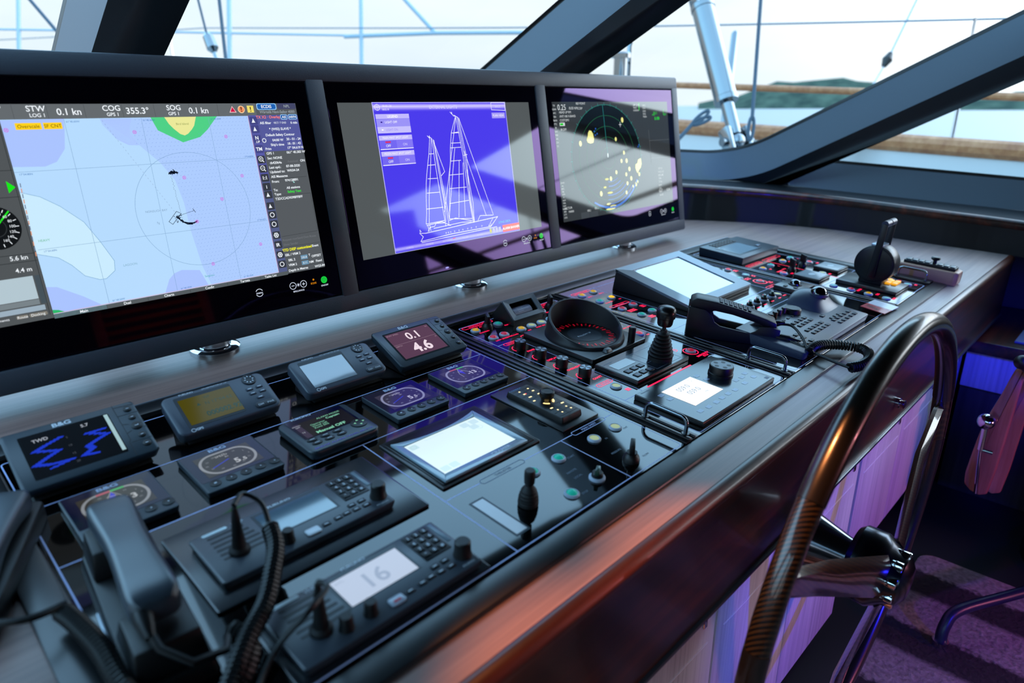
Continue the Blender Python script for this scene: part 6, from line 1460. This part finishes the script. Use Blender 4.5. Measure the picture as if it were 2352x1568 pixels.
t = thing('engine_lever', 'black twin engine control lever on its round housing beside the yellow keys', 'engine lever', PF @ T(2.312, .600, .001))
b = MB(); b.M = T(-2.312, -.6, 0); b.box(2.246, 2.378, .508, .690, 0, .012, M_SATIN, .002); b.build('base_plate', t)
def disc_body(b, x0_, x1_, r, cz):
    pts = [(-.036, .012), (.036, .012)]+[(r*math.sin(R_(a)), cz-r*math.cos(R_(a))) for a in range(35, 326, 10)]
    b.hull([(x0_, y, z) for y, z in pts], [(x1_, y, z) for y, z in pts], mat('lever_black', '#0a0c11', .34), .003, 2)
b = MB(); disc_body(b, -.030, .030, .060, .074); b.build('round_housing', t)
for q in (1, -1):
    b = MB(); b.M = T(0, 0, .074) @ RY(90*q); b.lathe([(.055, .030), (.055, .034), (.050, .036), (0, .036)], mat('lever_black'), 48); b.build('side_disc', t)
for x in (-.041, .041):
    b = MB(); b.hull([(x-.004, -.013, .035), (x+.004, -.013, .035), (x+.004, .010, .035), (x-.004, .010, .035)], [(x-.004, -.016, .205), (x+.004, -.016, .205), (x+.004, .002, .205), (x-.004, .002, .205)], mat('lever_black'), .002); b.build('lever_arm', t)
for x0_, x1_ in ((-.044, -.002), (.002, .044)):
    b = MB(); b.M = T(0, -.007, .204) @ RY(90); b.cyl(.0105, x0_, x1_, mat('grip_slate', '#39424c', .34), 24, bev=.003); b.build('grip_bar', t)
b = MB(); b.box(-.028, .028, -.014, .022, .128, .138, M_ALU, .003); b.build('scale_plate', t, label='bright scale plate on top')
for x, y in ((.02, -.042), (.05, -.042), (.025, -.060), (.052, -.060)):
    b = MB(); b.M = T(x, y, .012); b.box(-.013, .013, -.0075, .0075, 0, .006, mat('yellow_key', '#f0a818', .35, emit='#ffb020', es=.75), .0015); b.build('yellow_key', t, label='lit yellow key')
b = MB(); b.M = T(.055, .005, .02); b.box(-.004, .004, -.006, .006, 0, .006, mat('yellow_key'), .001); b.build('yellow_lamp', t, label='small lit orange lamp')

t = thing('wood_remote', 'small wooden block with a black strip of keys at the far right of the console', 'remote control', PF @ T(2.578, .505, -.004) @ RZ(0))
b = MB(); b.prism(rr(-.036, -.092, .036, .092, .012), 0, .046, wood('pale_cherry_block', '#a87a62', '#c49678', '#d8ae90', .4, 1.0, 'Y', streak=40), .006, 3); b.build('block', t)
b = MB(); b.box(-.022, .022, -.078, .078, .0455, .056, M_BLACK, .0015); b.build('key_strip', t)
for k in range(8):
    if k in (4,): continue
    b = MB(); b.M = T(0, .066-k*.019, .056); b.box(-.017, .017, -.0075, .0075, 0, .003, M_BG, .001); b.build('key', t)
b = MB(); b.M = T(0, -.010, .056); b.lathe([(.006, 0), (.006, .010), (.013, .014), (.0145, .019), (.012, .023), (0, .0235)], M_BLACK, 28); b.build('round_knob', t)

# ================================================================== STEERING WHEEL
WC = Vector((1.18, .27, 1.5-.796)); WR = .452; tilt = -.038
t = thing('helm', 'large slim steering wheel with a leather-topped carbon rim in front of the cabinets', 'steering wheel', Matrix.Translation(WC) @ Matrix.Rotation(-tilt, 4, 'X'))
def rim(a0, a1, r, wr): return [(wr*math.cos(R_(a0+(a1-a0)*i/60)), 0, wr*math.sin(R_(a0+(a1-a0)*i/60))) for i in range(61)]
cm = bpy.data.materials.new('carbon_twill'); cm.use_nodes = True; nt = cm.node_tree; N = nt.nodes; Lk = nt.links; p = N['Principled BSDF']
tc = N.new('ShaderNodeTexCoord'); wv_ = N.new('ShaderNodeTexWave'); wv_.wave_type = 'BANDS'; wv_.bands_direction = 'DIAGONAL'; wv_.inputs['Scale'].default_value = 60; Lk.new(tc.outputs['Object'], wv_.inputs['Vector'])
rp = N.new('ShaderNodeValToRGB'); rp.color_ramp.interpolation = 'CONSTANT'; rp.color_ramp.elements[0].color = (*lin('#0b0806'), 1); rp.color_ramp.elements[1].position = .55; rp.color_ramp.elements[1].color = (*lin('#3a2710'), 1)
Lk.new(wv_.outputs['Fac'], rp.inputs['Fac']); Lk.new(rp.outputs['Color'], p.inputs['Base Color']); p.inputs['Roughness'].default_value = .3; p.inputs['Coat Weight'].default_value = 1; p.inputs['Coat Roughness'].default_value = .05
M_RIML = mat('stitched_dark_leather', '#191512', .27, spec=.7, coat=.3)
for nm, a0, a1, m_, r in (('leather_rim', 27, 140, M_RIML, .0195), ('carbon_rim', 140, 167, cm, .0185), ('leather_rim', 167, 372, M_RIML, .019), ('carbon_rim', 372, 387, cm, .0185)):
    b = MB(); b.tube(rim(a0, a1, r, WR), r, m_, 20); b.build(nm, t, label='glossy carbon section of the rim' if 'carbon' in nm else None)
for a in (23, 155, 277):
    c, s_ = math.cos(R_(a)), math.sin(R_(a)); b = MB(); dep = .05
    P = []; wds = [(.05, .040, .05), (.14, .036, .035), (.28, .030, .012), (WR-.03, .022, .001), (WR-.004, .010, 0)]
    tb = bmesh.new(); rings = []
    for r, hw, dy in wds:
        rings.append([tb.verts.new((r*c-s_*hw*q, -dy+e_*.009, r*s_+c*hw*q)) for q, e_ in ((-1, 0), (-.6, 1), (.6, 1), (1, 0), (.6, -1), (-.6, -1))])
    for A, B in zip(rings, rings[1:]):
        for i in range(6): tb.faces.new((A[i], A[(i+1) % 6], B[(i+1) % 6], B[i]))
    tb.faces.new(rings[0][::-1]); tb.faces.new(rings[-1]); bmesh.ops.recalc_face_normals(tb, faces=tb.faces); b.add(tb, cm); b.build('spoke', t, label='flat carbon spoke')
b = MB(); b.M = RX(90); b.lathe([(.062, -.01), (.070, .0), (.070, .035), (.060, .050), (.052, .060), (.046, .078), (.030, .088), (0, .090)], M_STEEL, 40)
b.build('hub', t)
b = MB(); b.M = RX(90); b.prism([((.050+.0055*math.cos(9*R_(a)))*math.cos(R_(a)), (.050+.0055*math.cos(9*R_(a)))*math.sin(R_(a))) for a in range(0, 360, 5)], .052, .076, M_CHROME, .003, 2)
b.build('hub_nut', t, label='bright scalloped hub nut')
b = MB(); b.M = RX(-90); b.lathe([(.034, .005), (.036, .02), (.062, .112), (.064, .118), (.058, .124)], mat('dark_chrome', '#9a9ea8', .14, metal=1.0), 40); b.build('shaft_cone', t)

# ================================================================== CHAIR AT THE RIGHT EDGE
def on_x(px, py, x):
    d = px_dir(px, py); return EYE + d*(x/d.x)
t = thing('helm_chair', 'curved varnished wood chair side with chrome latch and black upholstery at the right edge', 'chair', T(2.5, .1, 0))
IV = T(-2.5, -.1, 0)
W_CH = wood('varnished_cherry', '#6e4034', '#a06450', '#c48870', .22, 1.0, 'Z', coat=.8, streak=22)
outl = [(2352, 842), (2331, 850), (2318, 872), (2300, 905), (2278, 940), (2258, 975), (2243, 1010), (2230, 1045), (2216, 1085), (2213, 1110), (2226, 1126), (2246, 1138), (2266, 1136), (2286, 1085), (2308, 1015), (2328, 950), (2345, 890), (2360, 842)]
Pt = [on_x(x, y, 2.42) for x, y in outl]
b = MB(); b.M = IV; b.hull([(2.42, p.y, p.z) for p in Pt], [(2.455, p.y, p.z) for p in Pt], W_CH, .007, 3); b.build('wood_side', t)
b = MB(); b.M = IV; Pq = [on_x(x, y, 2.42) for x, y in outl]; cy_ = sum(p.y for p in Pq)/len(Pq)
b.hull([(2.46, p.y-.03, p.z) for p in Pq], [(2.50, p.y-.03, p.z) for p in Pq], W_CH, .006, 2); b.build('wood_side', t)
b = MB(); b.M = IV; b.box(2.46, 2.90, -.42, .14, .27, .70, M_SOFT, .05, 4); b.build('black_cushion', t)
b = MB(); b.M = IV; b.cyl(.05, 0, .27, M_STEEL, 24, M=T(2.72, -.1, 0)); b.cyl(.22, 0, .03, M_STEEL, 32, M=T(2.72, -.1, 0)); b.build('pedestal', t)
b = MB(); b.M = IV; P = on_x(2266, 968, 2.40); b.ball(.026, M_CHROME, M=Matrix.Translation(P)); Q = on_x(2252, 1032, 2.40); b.tube([P, Q], .009, M_CHROME, 12); Q2 = on_x(2280, 1040, 2.40); b.tube([Q, Q2], .007, M_CHROME, 12); R2 = on_x(2240, 1132, 2.41); b.tube([Q, R2], .005, M_CHROME, 10); b.build('chrome_latch', t, label='chrome ball latch')
b = MB(); b.M = IV; P = on_x(2348, 832, 2.40); b.ball(.022, M_BLACK, M=Matrix.Translation(P)); b.tube([P, P+Vector((.02, -.04, -.05))], .014, M_BLACK, 12); b.build('black_knob', t)
b = MB(); b.M = IV; b.tube(smooth_path([(1.97, .20, .02), (1.99, .20, .07), (2.04, .18, .105), (2.20, .08, .12), (2.45, -.06, .13), (2.72, -.1, .14)], 6), .016, mat('dark_blue_tube', '#1b1f35', .35), 14); b.cyl(.022, .012, .03, M_CHROME, 16, M=T(1.97, .20, 0)); b.build('footrest_bar', t)

# ------------------------------------------------------------------ repeats of one kind share a group
GROUPS = {'sailing_display': 'small square sailing displays', 'chart_plotter': 'tilted black plotters of the back row', 'navigator': 'slate grey tilted navigators', 'vhf_radio': 'grey radios on the near panel',
          'display_screen': 'large screens in the housing', 'control_panel': 'black glass control panels', 'cabinet': 'limed white cabinets under the console', 'telephone_handset': 'telephone handsets on the console',
          'handset_cradle': 'handset cradles on the console', 'horizon_hill': 'islands on the horizon'}
for o in list(COL.objects):
    k = o.name.split('.')[0]
    if o.parent is None and k in GROUPS and 'label' in o: o['group'] = GROUPS[k]
